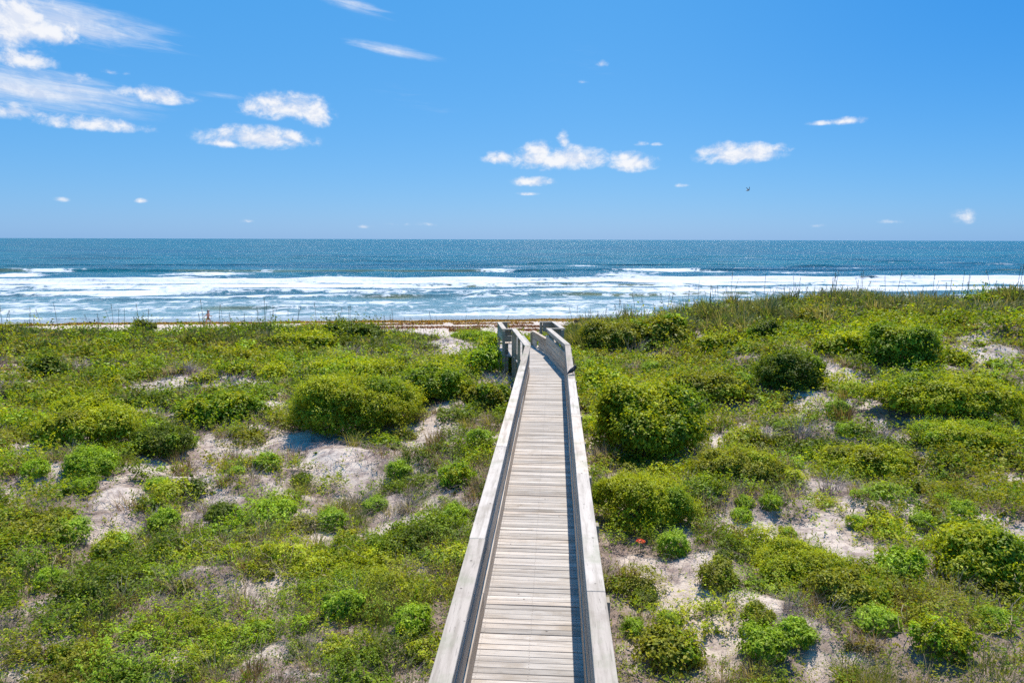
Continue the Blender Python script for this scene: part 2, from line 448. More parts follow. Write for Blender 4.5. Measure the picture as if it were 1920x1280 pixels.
    wc = mix(nt, mth(nt, "MULTIPLY", mr(nt, nd(nt, "ShaderNodeSeparateXYZ", ins={0: vr}).outputs[1], 91, 85), 0.8), wc, (0.46, 0.52, 0.54))
    wc = mix(nt, mth(nt, "MULTIPLY", mr(nt, noise(nt, vm(nt, "MULTIPLY", vr, (0.018, 0.07, 1)).outputs[0], 1.0, 5, 0.65, 0.6), 0.50, 0.68), mr(nt, nd(nt, "ShaderNodeSeparateXYZ", ins={0: vr}).outputs[1], 150, 240, 0.0, 0.65)), wc, (0.002, 0.045, 0.085))
    wc = mix(nt, sp.outputs[1], wc, (0.20, 0.22, 0.085))
    w1 = noise(nt, vm(nt, "MULTIPLY", vr, (0.35, 0.6, 1)).outputs[0], 1.0, 6, 0.62, 0.4)
    w2 = noise(nt, vm(nt, "MULTIPLY", vr, (0.05, 0.11, 1)).outputs[0], 1.0, 6, 0.62, 0.4)
    w3 = noise(nt, vm(nt, "MULTIPLY", vr, (0.008, 0.02, 1)).outputs[0], 1.0, 5, 0.6, 0.3)
    far = mr(nt, nd(nt, "ShaderNodeSeparateXYZ", ins={0: vr}).outputs[1], 120, 900)
    hgt = mth(nt, "ADD", mth(nt, "MULTIPLY", w1, 1.1), mth(nt, "ADD", mth(nt, "MULTIPLY", w2, 5.5), mth(nt, "MULTIPLY", mth(nt, "MULTIPLY", w3, 40.0), far)))
    b = nd(nt, "ShaderNodeBump", ins={"Strength": 1.0, "Distance": 1.0, "Height": hgt})
    wp = nd(nt, "ShaderNodeBsdfPrincipled", ins={"Base Color": wc, "Roughness": 0.25, "IOR": 1.33, "Specular IOR Level": 0.30, "Normal": b.outputs[0]})
    fb = nd(nt, "ShaderNodeBump", ins={"Strength": 0.8, "Distance": 0.35, "Height": fn})
    fc = mix(nt, mr(nt, fv, 0.0, 0.7), (0.48, 0.54, 0.57), (0.76, 0.77, 0.78))
    fp = nd(nt, "ShaderNodeBsdfPrincipled", ins={"Base Color": fc, "Roughness": 0.7, "Specular IOR Level": 0.2, "Normal": fb.outputs[0]})
    mx = nd(nt, "ShaderNodeMixShader", ins={0: fmask, 1: wp.outputs[0], 2: fp.outputs[0]})
    nt.links.new(mx.outputs[0], out.inputs[0])
    o = mesh_obj("sea_water", quads_mesh("sea_water", V, F, col, m_, True))
    tag(o, kind="structure")
build_sea()

# ------------------------------------------------------------------ boardwalk
def box(bm, x0, x1, y0, y1, z0, z1):
    v = [bm.verts.new(p) for p in ((x0, y0, z0), (x1, y0, z0), (x1, y1, z0), (x0, y1, z0), (x0, y0, z1), (x1, y0, z1), (x1, y1, z1), (x0, y1, z1))]
    for f in ((3, 2, 1, 0), (4, 5, 6, 7), (0, 1, 5, 4), (1, 2, 6, 5), (2, 3, 7, 6), (3, 0, 4, 7)):
        bm.faces.new([v[i] for i in f])

def bm_obj(name, bm, mat, parent, bevel=0.006, loc=(0, 0, 0), rz=0.0):
    me = bpy.data.meshes.new(name); bm.normal_update(); bm.to_mesh(me); bm.free()
    me.materials.append(mat)
    o = bpy.data.objects.new(name, me); link(o, parent)
    o.location = loc; o.rotation_euler = (0, 0, rz)
    if bevel:
        md = o.modifiers.new("edge", "BEVEL"); md.width = bevel; md.segments = 2; md.limit_method = "ANGLE"
    return o

XL, XR = -0.756, 0.325           # inner faces of the side boards
TURN = (-0.2155, 20.85)
def build_boardwalk():
    root = empty("boardwalk", (0, 0, -1.3), "long weathered grey wooden boardwalk with railings leading over the dunes to the beach", "boardwalk")
    up = (0, 0, 1.3)
    r = random.Random(3)
    bm = bmesh.new(); y = 0.6; p = 0.0985
    while y < 21.2:
        g = r.uniform(0.004, 0.010); dz = r.uniform(-0.004, 0.004); sk = r.uniform(-0.003, 0.003)
        n0 = len(bm.verts)
        box(bm, XL - 0.12 + r.uniform(-.01, .01), XR + 0.12 + r.uniform(-.01, .01), y + sk, y + p - g, -0.038 + dz, dz)
        bm.verts.ensure_lookup_table()
        tilt = r.uniform(-0.03, 0.03); tw = r.uniform(-0.004, 0.004); skew = r.uniform(-0.0035, 0.0035)
        for vv in bm.verts[n0:]:
            vv.co.z += (vv.co.y - (y + p / 2)) * tilt + tw * (vv.co.x + 0.2); vv.co.y += skew * (vv.co.x + 0.2)
        y += p
    bm_obj("deck", bm, M_DECK, root, 0.004, up)
    # joists under the planks
    bm = bmesh.new()
    for x in (XL - .05, -0.215, XR + .02): box(bm, x, x + 0.04, 0.6, 21.0, -0.24, -0.05)
    bm_obj("joist", bm, M_BOARD, root, 0.004, up)
    # railing caps of the straight run, in lengths
    def cap(x0, x1, breaks):
        bm = bmesh.new()
        for a, b in zip(breaks[:-1], breaks[1:]):
            j = r.uniform(-0.004, 0.004); dz = r.uniform(-0.003, 0.003)
            box(bm, x0 + j, x1 + j, a + 0.003, b - 0.003, 0.962 + dz, 1.0 + dz)
        return bm
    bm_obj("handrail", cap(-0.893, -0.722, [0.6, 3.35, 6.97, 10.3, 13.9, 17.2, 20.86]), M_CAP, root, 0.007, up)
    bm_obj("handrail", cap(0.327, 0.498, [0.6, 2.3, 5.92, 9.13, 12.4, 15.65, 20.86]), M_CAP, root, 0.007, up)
    # side boards
    def sides(x0, x1):
        bm = bmesh.new()
        for (z0, z1, off) in ((0.012, 0.285, 0), (0.40, 0.675, .3), (0.715, 0.955, .8)):
            ys = [0.6]
            while ys[-1] < 20.9: ys.append(min(20.9, ys[-1] + 3.26 + off))
            for a, b in zip(ys[:-1], ys[1:]):
                j = r.uniform(-0.004, 0.004)
                box(bm, x0 + j, x1 + j, a + .002, b - .002, z0, z1)
        return bm
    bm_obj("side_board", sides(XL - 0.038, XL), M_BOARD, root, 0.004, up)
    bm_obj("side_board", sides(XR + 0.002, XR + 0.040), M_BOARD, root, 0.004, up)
    # posts outside the boards, running down into the sand
    k = 0
    for i in range(12):
        yy = 2.63 + 1.632 * i
        for x0, x1 in ((XR + 0.045, XR + 0.212), (XL - 0.150, XL - 0.042)):
            bm = bmesh.new(); box(bm, x0, x1, yy - 0.055, yy + 0.055, -2.1, 0.958 - 0.01 * (i % 3))
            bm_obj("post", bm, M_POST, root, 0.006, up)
    # ---- the bend: a second run turned 9.3 degrees towards the sea
    loc = (TURN[0], TURN[1], 1.3)
    bm = bmesh.new(); y = -0.02
    while y < 9.2:
        g = r.uniform(0.004, 0.010); dz = r.uniform(-0.004, 0.004) - 0.006
        wl, wr = -0.66, 0.66
        if y > 3.8 and y < 6.2: wl, wr = -1.02, 1.2
        if y > 6.2: wr = 0.36
        if y < 0.3: wl, wr = -0.5, 0.5
        box(bm, wl + r.uniform(-.01, .01), wr + r.uniform(-.01, .01), y, y + p - g, -0.038 + dz, dz)
        y += p
    bm_obj("deck", bm, M_DECK, root, 0.004, loc, SH)
    # steps to the beach
    bm = bmesh.new()
    for i in range(9): box(bm, -0.66, 0.36, 9.22 + .27 * i, 9.49 + .27 * i, -0.2 - .18 * i, -0.16 - .18 * i)
    bm_obj("stair", bm, M_DECK, root, 0.004, loc, SH)
    bm = bmesh.new(); box(bm, -0.722, -0.55, -0.09, 3.92, 0.966, 1.004)
    bm_obj("handrail", bm, M_CAP, root, 0.007, loc, SH)
    bm = bmesh.new(); box(bm, 0.545, 0.717, -0.03, 3.92, 0.964, 1.002)
    bm_obj("handrail", bm, M_CAP, root, 0.007, loc, SH)
    # right wall of the bend: close boards with a gap under the cap
    bm = bmesh.new()
    for z0 in (0.012, 0.160, 0.308, 0.456, 0.604):
        box(bm, 0.549 + r.uniform(-.004, .004), 0.585, 0.02, 3.9, z0, z0 + 0.140)
    bm_obj("side_board", bm, M_BOARD, root, 0.004, loc, SH); bm = bmesh.new()
    box(bm, 0.586, 0.622, 0.02, 3.9, 0.84, 0.955)
    bm_obj("side_board", bm, M_BOARD, root, 0.004, loc, SH)
    bm = bmesh.new(); box(bm, -0.586, -0.548, 0.0, 3.9, 0.012, 0.16); bm_obj("side_board", bm, M_BOARD, root, 0.004, loc, SH); bm = bmesh.new(); box(bm, -0.586, -0.548, 0.0, 3.9, 0.80, 0.955)
    bm_obj("side_board", bm, M_BOARD, root, 0.004, loc, SH)
    # the look-out at the end: U-shaped railings either side
    for sgn in (-1, 1):
        near0, near1 = (0.63, 1.24) if sgn > 0 else (-1.08, -0.722)
        bm = bmesh.new(); box(bm, min(near0 + .09 * (sgn > 0), near1), max(near0, near1), 3.76, 3.93, 0.960, 0.998)
        bm_obj("handrail", bm, M_CROSS, root, 0.007, loc, SH); bm = bmesh.new()
        far0, far1 = (0.60, 1.24) if sgn > 0 else (-1.08, -0.56)
        box(bm, far0, far1, 5.86, 6.03, 0.961, 0.999)
        bm_obj("handrail", bm, M_CROSS, root, 0.007, loc, SH)
        bm = bmesh.new(); x = 1.07 if sgn > 0 else -1.08
        box(bm, x, x + 0.17, 3.94, 5.85, 0.962, 1.0)
        bm_obj("handrail", bm, M_CAP, root, 0.007, loc, SH)
        bm = bmesh.new()
        lo, hi = (0.72, 1.22) if sgn > 0 else (-1.06, -0.72)
        for z0, z1 in ((0.70, 0.95),) if sgn > 0 else ((0.52, 0.73), (0.74, 0.95)):
            box(bm, lo, hi, 3.86, 3.90, z0, z1)
        if sgn < 0:
            for z0 in (-0.62, -0.40, -0.18, 0.04, 0.26): box(bm, -1.06, -0.84, 3.86, 3.90, z0, z0 + 0.205)
        bm_obj("side_board", bm, M_CROSS, root, 0.004, loc, SH); bm = bmesh.new()
        for z0, z1 in ((0.60, 0.77), (0.78, 0.95)):
            box(bm, lo, hi, 5.90, 5.94, z0, z1)
        bm_obj("side_board", bm, M_CROSS, root, 0.004, loc, SH)
        bm = bmesh.new()
        xx = 1.17 if sgn > 0 else -1.05
        for z0, z1 in ((0.50, 0.72), (0.74, 0.95)): box(bm, xx, xx + 0.038, 3.94, 5.88, z0, z1)
        bm_obj("side_board", bm, M_BOARD, root, 0.004, loc, SH)
        # bench inside
        if sgn < 0: bx = -0.98
        bm = bmesh.new(); bx = 0.80 if sgn > 0 else -1.0
        for q in range(3): box(bm, bx + q * .12, bx + q * .12 + .11, 3.98, 5.84, 0.42, 0.456)
        bm_obj("bench_seat", bm, M_CAP, root, 0.004, loc, SH)
        for (px, py, zt) in ((0.69 if sgn > 0 else -0.67, 3.80, 0.955), (1.12 if sgn > 0 else -1.02, 3.70, 0.955), (1.12 if sgn > 0 else -1.02, 5.96, 0.955),
                             (0.66 if sgn > 0 else -0.72, 5.99, 0.955), (0.66 if sgn > 0 else -0.66, 2.0, 0.95), (0.66 if sgn > 0 else -0.66, 0.55, 0.95), (0.66 if sgn > 0 else -0.66, 3.1, 0.95)):
            bm = bmesh.new(); box(bm, px - .048, px + .048, py - .046, py + .046, -2.6, zt)
            bm_obj("post", bm, M_POST, root, 0.006, loc, SH)
    # low stair rail with a sloping top after the right-hand wall
    bm = bmesh.new()
    a = (0.60, 4.0); b = (0.38, 6.3)
    ang = math.atan2(a[0] - b[0], b[1] - a[1])
    L = math.hypot(a[0] - b[0], b[1] - a[1])
    box(bm, -0.02, 0.018, 0.0, L * .55, 0.02, 0.28); box(bm, -0.02, 0.018, 0.0, L, 0.30, 0.56)
    box(bm, -0.02, 0.018, L * .72, L, 0.02, 0.28)
    box(bm, -0.06, 0.06, 0.0, L + .02, 0.563, 0.60)
    v = Matrix.Rotation(SH, 3, "Z") @ Vector((a[0], a[1], 0))
    bm_obj("stair_rail", bm, M_BOARD, root, 0.004, (TURN[0] + v.x, TURN[1] + v.y, 1.3), SH + ang)
    bm = bmesh.new(); box(bm, 0.30, 0.43, 6.34, 6.46, -1.6, 0.52); bm_obj("post", bm, M_POST, root, 0.006, loc, SH)
    return root
build_boardwalk()

# ------------------------------------------------------------------ vegetation generators
PAL = {
    "yellow": ((0.390, 0.430, 0.020), (0.280, 0.350, 0.018), (0.450, 0.465, 0.026)),
    "bright": ((0.300, 0.430, 0.025), (0.225, 0.345, 0.020), (0.375, 0.490, 0.035)),
    "green":  ((0.215, 0.310, 0.018), (0.155, 0.240, 0.015), (0.295, 0.380, 0.022)),
    "olive":  ((0.285, 0.298, 0.024), (0.205, 0.228, 0.019), (0.350, 0.335, 0.032)),
    "dark":   ((0.130, 0.180, 0.014), (0.090, 0.132, 0.012), (0.215, 0.260, 0.018)),
    "rust":   ((0.315, 0.255, 0.040), (0.240, 0.195, 0.035), (0.350, 0.290, 0.050)),
}

def unit(a):
    return a / np.maximum(np.linalg.norm(a, axis=-1, keepdims=True), 1e-9)

def leaf_verts(P, N, L, ratio, rg):
    n = len(P)
    T = unit(np.cross(N, unit(rg.normal(size=(n, 3)))))
    B = np.cross(N, T)
    L = np.asarray(L).reshape(-1, 1) * np.ones((n, 1))
    W = L * ratio
    V = np.empty((n, 4, 3), np.float32)
    V[:, 0] = P - T * L * 0.5
    V[:, 1] = P + B * W * 0.5 + N * L * 0.08 + T * L * 0.08
    V[:, 2] = P + T * L * 0.5 - N * L * 0.10
    V[:, 3] = P - B * W * 0.5 + N * L * 0.08 + T * L * 0.08
    return V

def pick_col(n, pal, rg, mixw=(0.5, 0.3, 0.2), jit=0.16):
    k = rg.choice(3, size=n, p=mixw)
    c = np.array(PAL[pal])[k]
    return c * (1 + jit * rg.normal(size=(n, 1))).clip(0.5, 1.6)

def pick_clustered(cid, pal, rg):
    nc = int(cid.max()) + 1
    k = rg.choice(3, size=nc, p=(0.45, 0.33, 0.22))
    c = np.array(PAL[pal])[k] * (1 + 0.20 * rg.normal(size=(nc, 1))).clip(0.5, 1.6)
    c = c[cid]
    return c * (1 + 0.10 * rg.normal(size=(len(cid), 1))).clip(0.6, 1.4)

def dome_leaves(n, rx, ry, rz, rg, inner=0.55, low=-0.15, L=0.05, per=11):
    """leaves in tight sprays over an ellipsoid shell; returns points, normals, spray ids"""
    nc = max(3, n // per)
    d = unit(rg.normal(size=(nc, 3)))
    d[:, 2] = np.where(d[:, 2] < low, -d[:, 2], d[:, 2])
    rr = inner + (1 - inner) * rg.random(nc) ** 0.55
    rr = rr * (1 + 0.10 * rg.normal(size=nc))
    ax = np.array([rx, ry, rz])
    cid = np.repeat(np.arange(nc), per)
    off = unit(rg.normal(size=(nc * per, 3))) * (rg.random((nc * per, 1)) ** 0.5)
    size = np.minimum(L * 1.5, 0.45 * min(rx, ry)) * rg.uniform(0.6, 1.35, nc)
    P = (d * ax * rr[:, None])[cid] + off * size[cid][:, None]
    out = unit(d / ax * min(rx, rz))
    N = unit(0.75 * out[cid] + 0.7 * off + 0.35 * rg.normal(size=(nc * per, 3)) + np.array([0.04, 0.22, 0.65]))
    return P, N, cid

def shrub_mesh(name, rx, ry, h, pal, L, rg, lobes=11, cover=3.1, second=None):
    """several leafy lobes over a core; base at z=0"""
    LB = [(np.array([0, 0, h * 0.36]), np.array([rx * 0.84, ry * 0.84, h * 0.60]))]
    for k in range(lobes):
        az = 2 * math.pi * (k + rg.random()) / lobes
        el = rg.uniform(-0.05, 1.1)
        d = np.array([math.cos(az) * math.cos(el), math.sin(az) * math.cos(el), math.sin(el)])
        s = rg.uniform(0.20, 0.36)
        c = LB[0][0] + d * LB[0][1] * rg.uniform(0.72, 0.98)
        rad = np.array([rx * s, ry * s, h * s * rg.uniform(0.7, 1.0)])
        c[2] = max(c[2], rad[2] * 0.55)
        LB.append((c, rad))
    VV = []; CC = []
    for i, (c, rad) in enumerate(LB):
        area = 2.6 * math.pi * ((rad[0] * rad[1]) ** 1.6 / 3 + (rad[0] * rad[2]) ** 1.6 / 3 + (rad[1] * rad[2]) ** 1.6 / 3) ** (1 / 1.6)
        n = int(area * cover / (L * L * 0.27))
        P, N, cid = dome_leaves(n, *rad, rg, 0.62, -0.55, L)
        g = fbm(P[:, 0] * 3.5 / max(rx, .3) + i * 7, P[:, 1] * 3.5 / max(rx, .3) + P[:, 2] * 2.7, 400 + i, 3)
        P = P * (0.80 + 0.44 * g)[:, None] + c
        keep = P[:, 2] > 0.02
        for j, (c2, r2) in enumerate(LB):
            if j != i:
                keep &= np.linalg.norm((P - c2) / r2, axis=1) > 0.68
        P = P[keep]; N = N[keep]; cid = cid[keep]
        if not len(P): continue
        VV.append(leaf_verts(P, N, L * rg.uniform(0.7, 1.3, len(P)), 0.50, rg))
        pl = pal if (second is None or i == 0 or rg.random() < 0.70) else second
        CC.append(pick_clustered(cid, pl, rg) * rg.uniform(0.85, 1.15))
        # sprigs breaking the outline
        ns = max(4, int(n * 0.012))
        Ps, _, _ = dome_leaves(ns, *rad, rg, 0.95, 0.0, L, 1)
        for q in Ps:
            m = 5
            dirv = unit(q / rad + np.array([0, 0, 0.8]) + 0.4 * rg.normal(size=3))
            pp = q[None] + c[None] + dirv[None] * (np.linspace(0.0, 1, m) * L * rg.uniform(1.5, 5.5))[:, None]
            nn = unit(rg.normal(size=(m, 3)) + np.array([0, 0, 0.6]))
            VV.append(leaf_verts(pp + 0.2 * L * rg.normal(size=(m, 3)), nn, L * rg.uniform(0.7, 1.1, m), 0.45, rg))
            CC.append(pick_col(m, pl, rg) * 1.1)
    V = np.concatenate(VV); col = np.repeat(np.concatenate(CC), 4, axis=0)
    n = len(V)
    return quads_mesh(name, V.reshape(-1, 3), np.arange(n * 4).reshape(n, 4), col, M_LEAF)

def tube_arrays(pts, r0_, r1_, sides=4):
    pts = np.asarray(pts, float); n = len(pts)
    T = unit(np.gradient(pts, axis=0))
    ref = np.array([0.31, 0.17, 0.93]); A = unit(np.cross(T, ref)); B = np.cross(T, A)
    rad = np.linspace(r0_, r1_, n)[:, None]
    ring = []
    for k in range(sides):
        a = 2 * math.pi * k / sides
        ring.append(pts + (A * math.cos(a) + B * math.sin(a)) * rad)
    V = np.stack(ring, 1)
    idx = np.arange(n * sides).reshape(n, sides)
    nx = np.roll(idx, -1, axis=1)
    F = np.stack([idx[:-1], nx[:-1], nx[1:], idx[1:]], -1).reshape(-1, 4)
    return V.reshape(-1, 3), F

def tubes_mesh(name, lst, mat, col=(0.2, 0.16, 0.12)):
    VV = []; FF = []; o = 0
    for (pts, a, b) in lst:
        V, F = tube_arrays(pts, a, b); VV.append(V); FF.append(F + o); o += len(V)
    V = np.concatenate(VV); F = np.concatenate(FF)
    return quads_mesh(name, V, F, np.tile(np.array(col), (len(V), 1)), mat, True)

def stems_mesh(name, rx, ry, h, rg, n=14, rad=0.016):
    lst = []
    for k in range(n):
        az = rg.uniform(0, 2 * math.pi); q = rg.uniform(0.35, 1.08)
        end = np.array([math.cos(az) * rx * q, math.sin(az) * ry * q, h * rg.uniform(0.25, 1.02)])
        mid = end * np.array([0.45, 0.45, 0.65]) + 0.08 * rg.normal(size=3)
        t = np.linspace(0, 1, 6)[:, None]
        p0 = np.array([rg.normal() * rx * .12, rg.normal() * ry * .12, -0.12])
        pts = (1 - t) ** 2 * p0 + 2 * t * (1 - t) * mid + t * t * end
        lst.append((pts, rad, rad * 0.3))
    return tubes_mesh(name, lst, M_DRY, (0.21, 0.175, 0.14))

def blade_arrays(P, az, ln, lean, w, col, rg, segs=3):
    """curved tapering blades; P (n,3) roots"""
    n = len(P)
    d = np.stack([np.cos(az), np.sin(az), np.zeros(n)], -1)
    side = np.stack([-np.sin(az + 0.6), np.cos(az + 0.6), np.zeros(n)], -1)
    V = np.empty((n, segs + 1, 2, 3), np.float32)
    for k in range(segs + 1):
        t = k / segs
        out = lean * ln * (t ** 1.7)
        upz = ln * (t - 0.5 * np.clip(lean, 0, 1.4) * t ** 2.2)
        c = P + d * out[:, None] + np.array([0, 0, 1.0]) * upz[:, None]
        ww = (w * (1 - 0.85 * t))[:, None]
        V[:, k, 0] = c - side * ww * 0.5
        V[:, k, 1] = c + side * ww * 0.5
    b = (np.arange(n) * (segs + 1) * 2)[:, None]
    F = np.concatenate([np.stack([b[:, 0] + 2 * k, b[:, 0] + 2 * k + 1, b[:, 0] + 2 * k + 3, b[:, 0] + 2 * k + 2], -1) for k in range(segs)], 0)
    C_ = np.repeat(col, (segs + 1) * 2, axis=0)
    return V.reshape(-1, 3), F, C_

def join(parts):
    VV = []; FF = []; CC = []; o = 0
    for V, F, c in parts:
        VV.append(V); FF.append(F + o); CC.append(c); o += len(V)
    return np.concatenate(VV), np.concatenate(FF), np.concatenate(CC)

GRASS_COL = {
    "green": np.array([(0.160, 0.215, 0.034), (0.115, 0.165, 0.030), (0.230, 0.250, 0.045)]),
    "ridge": np.array([(0.130, 0.160, 0.040), (0.090, 0.120, 0.034), (0.200, 0.195, 0.070)]),
    "straw": np.array([(0.42, 0.35, 0.18), (0.32, 0.27, 0.13), (0.24, 0.23, 0.08)]),
    "dead":  np.array([(0.36, 0.30, 0.27), (0.27, 0.22, 0.195), (0.44, 0.38, 0.34)]),
    "brown": np.array([(0.220, 0.150, 0.075), (0.150, 0.100, 0.055), (0.28, 0.21, 0.10)]),
    "yellow": np.array([(0.300, 0.295, 0.045), (0.22, 0.235, 0.040), (0.38, 0.34, 0.09)]),
}
def gcol(n, kind, rg):
    return GRASS_COL[kind][rg.integers(0, 3, n)] * (1 + 0.18 * rg.normal(size=(n, 1))).clip(0.5, 1.6)

def tuft(n, rad, ln, lean, w, kind, rg, segs=3):
    a = rg.uniform(0, 2 * math.pi, n); q = rad * np.sqrt(rg.random(n))
    P = np.stack([np.cos(a) * q, np.sin(a) * q, np.full(n, -0.03)], -1)
    az = a + 0.8 * rg.normal(size=n)
    return blade_arrays(P, az, ln * rg.uniform(0.55, 1.15, n), lean * rg.uniform(0.3, 1.6, n), np.full(n, w), gcol(n, kind, rg), rg, segs)

# ------------------------------------------------------------------ the shrubs one can tell apart
# px of the foot, py of the foot, width px, height px, palette, second palette, label
BIG = [
    (640, 822, 265, 128, "yellow", "green", "largest round evergreen shrub left of the boardwalk, its shaded front over bare sand"),
    (800, 762, 150, 80, "green", "yellow", "dark shrub just behind and right of the largest round left shrub"),
    (400, 800, 175, 66, "green", "yellow", "low wide dark green shrub on top of the sandy bank at left"),
    (282, 858, 115, 66, "dark", "green", "dark shrub hanging down the near side of the left sandy bank"),
    (130, 838, 190, 92, "yellow", "olive", "broad olive yellow shrub near the left photo edge, beside the sandy bank"),
    (70, 712, 80, 46, "dark", "green", "dark shrub standing before a bare sand pocket below the left crest"),
    (150, 900, 105, 62, "bright", "green", "mid green shrub in front of the broad olive yellow shrub at left"),
    (660, 712, 190, 36, "yellow", "bright", "long low yellow green shrub behind the largest round left shrub"),
    (905, 700, 70, 46, "bright", "bright", "small vivid green shrub near the railing, left of the boardwalk bend"),
    (945, 668, 95, 44, "yellow", "bright", "yellow green shrub below the lookout railing, left of the bend"),
    (905, 770, 95, 52, "olive", "green", "olive shrub on purple grey litter beside the left railing"),
    (262, 628, 40, 30, "dark", "dark", "dark tufted shrub beside the white sand hump on the left crest"),
    (885, 640, 95, 20, "bright", "yellow", "low bright green shrub between the white sand patch and the lookout"),
    (650, 640, 120, 34, "dark", "green", "dark shrub on the left crest just below the beach wrack line"),
    (1215, 866, 225, 152, "yellow", "green", "largest round shrub right of the boardwalk, deep shade at its foot"),
    (1212, 1004, 190, 122, "yellow", "green", "round shrub nearest the right railing, with bare twigs and a red flower at its foot"),
    (1712, 692, 150, 84, "green", "yellow", "tall dome shaped dark shrub beside the pale sand slope at right"),
    (1610, 668, 140, 44, "yellow", "green", "low shrub running left from the tall dark dome at right"),
    (1492, 738, 135, 84, "dark", "green", "dark shrub overhanging the shaded sand hollow at right"),
    (1800, 786, 270, 84, "yellow", "green", "widest yellow green shrub at right, with bare grey branches in its middle"),
    (1852, 592, 85, 38, "green", "yellow", "dark green dome on the right dune crest, against the surf"),
    (1440, 640, 66, 42, "dark", "bright", "round green shrub just below the right crest grass"),
    (1355, 660, 96, 34, "yellow", "olive", "yellow topped shrub beside the small sand gap at right"),
    (1242, 655, 120, 64, "olive", "bright", "olive green shrub behind the lookout, right of the bend"),
    (1150, 672, 130, 72, "olive", "green", "dark grassy shrub beside the right railing of the lookout"),
    (1703, 1105, 98, 76, "bright", "bright", "vivid green feathery shrub on sand at lower right"),
    (1868, 1120, 190, 140, "yellow", "green", "big rounded shrub at the lower right edge with a dark front"),
    (1520, 1108, 180, 84, "yellow", "olive", "wide olive shrub in the middle of the lower right sand, dry stalks behind it"),
    (1600, 1150, 150, 80, "olive", "green", "olive shrub joined to the near right side of the wide olive shrub"),
    (1260, 1262, 150, 76, "olive", "bright", "leafy green shrub at the bottom edge beside the right railing"),
    (1390, 905, 180, 66, "olive", "yellow", "low olive shrub spreading behind the sand flat at right"),
    (1640, 905, 190, 70, "yellow", "olive", "low yellow green shrub right of the grey dry grass tuft"),
    (1800, 690, 60, 30, "yellow", "yellow", "small yellow green shrub at the foot of the pale sand slope"),
    (1820, 850, 200, 60, "yellow", "bright", "long yellow shrub in front of the widest yellow green shrub"),
    (1330, 760, 170, 60, "olive", "yellow", "olive shrub right behind the largest round right shrub"),
    (1130, 745, 100, 50, "yellow", "bright", "yellow green shrub leaning on the right railing near the perched bird"),
    (962, 704, 62, 50, "green", "yellow", "small green shrub hugging the lookout posts, left of the bend"),
    (560, 660, 130, 36, "yellow", "olive", "yellow green shrub below the left crest, beside grey dead twigs"),
    (1560, 610, 120, 30, "olive", "green", "dull green shrub among the crest grass at right"),
]
FOOT = []
def place_big():
    for i, (px, py, w, hpx, pal, sec, lab) in enumerate(BIG):
        rg = np.random.default_rng(1000 + i)
        p = ground(px, py)
        D = depth_of(p)
        rx = 0.5 * w / FPX * D * 1.04
        ry = rx * (0.85 if w / hpx < 2.4 else 0.62)
        c = np.array([p[0], p[1] + ry * 0.72, 0.0]); c[2] = hz(c[0], c[1]) - 0.05
        # height so that the top reaches the row it has in the photo
        d = ray(px, py - hpx)
        tt = (c[1] + ry * 0.15) / d[1]
        h = max(0.28, CAM[2] + d[2] * tt - c[2])
        h = min(h * 0.90, rx * 1.75)
        D = depth_of(c)
        L = float(np.clip(0.0042 * D, 0.05, 0.16)) * (0.75, 1.0, 1.3)[i % 3]
        o = empty("dune_shrub", c, lab, "shrub", "evergreen dune shrubs")
        mesh_obj("foliage", shrub_mesh("foliage", rx, ry, h, pal, L, rg, lobes=int(np.clip(8 + rx * 4, 8, 18)), second=sec), o)
        mesh_obj("stems", stems_mesh("stems", rx, ry, h, rg, n=int(8 + 8 * rx), rad=0.014 + 0.004 * rx), o)
        FOOT.append((c[0], c[1], rx * 0.85, ry * 0.85))
place_big()

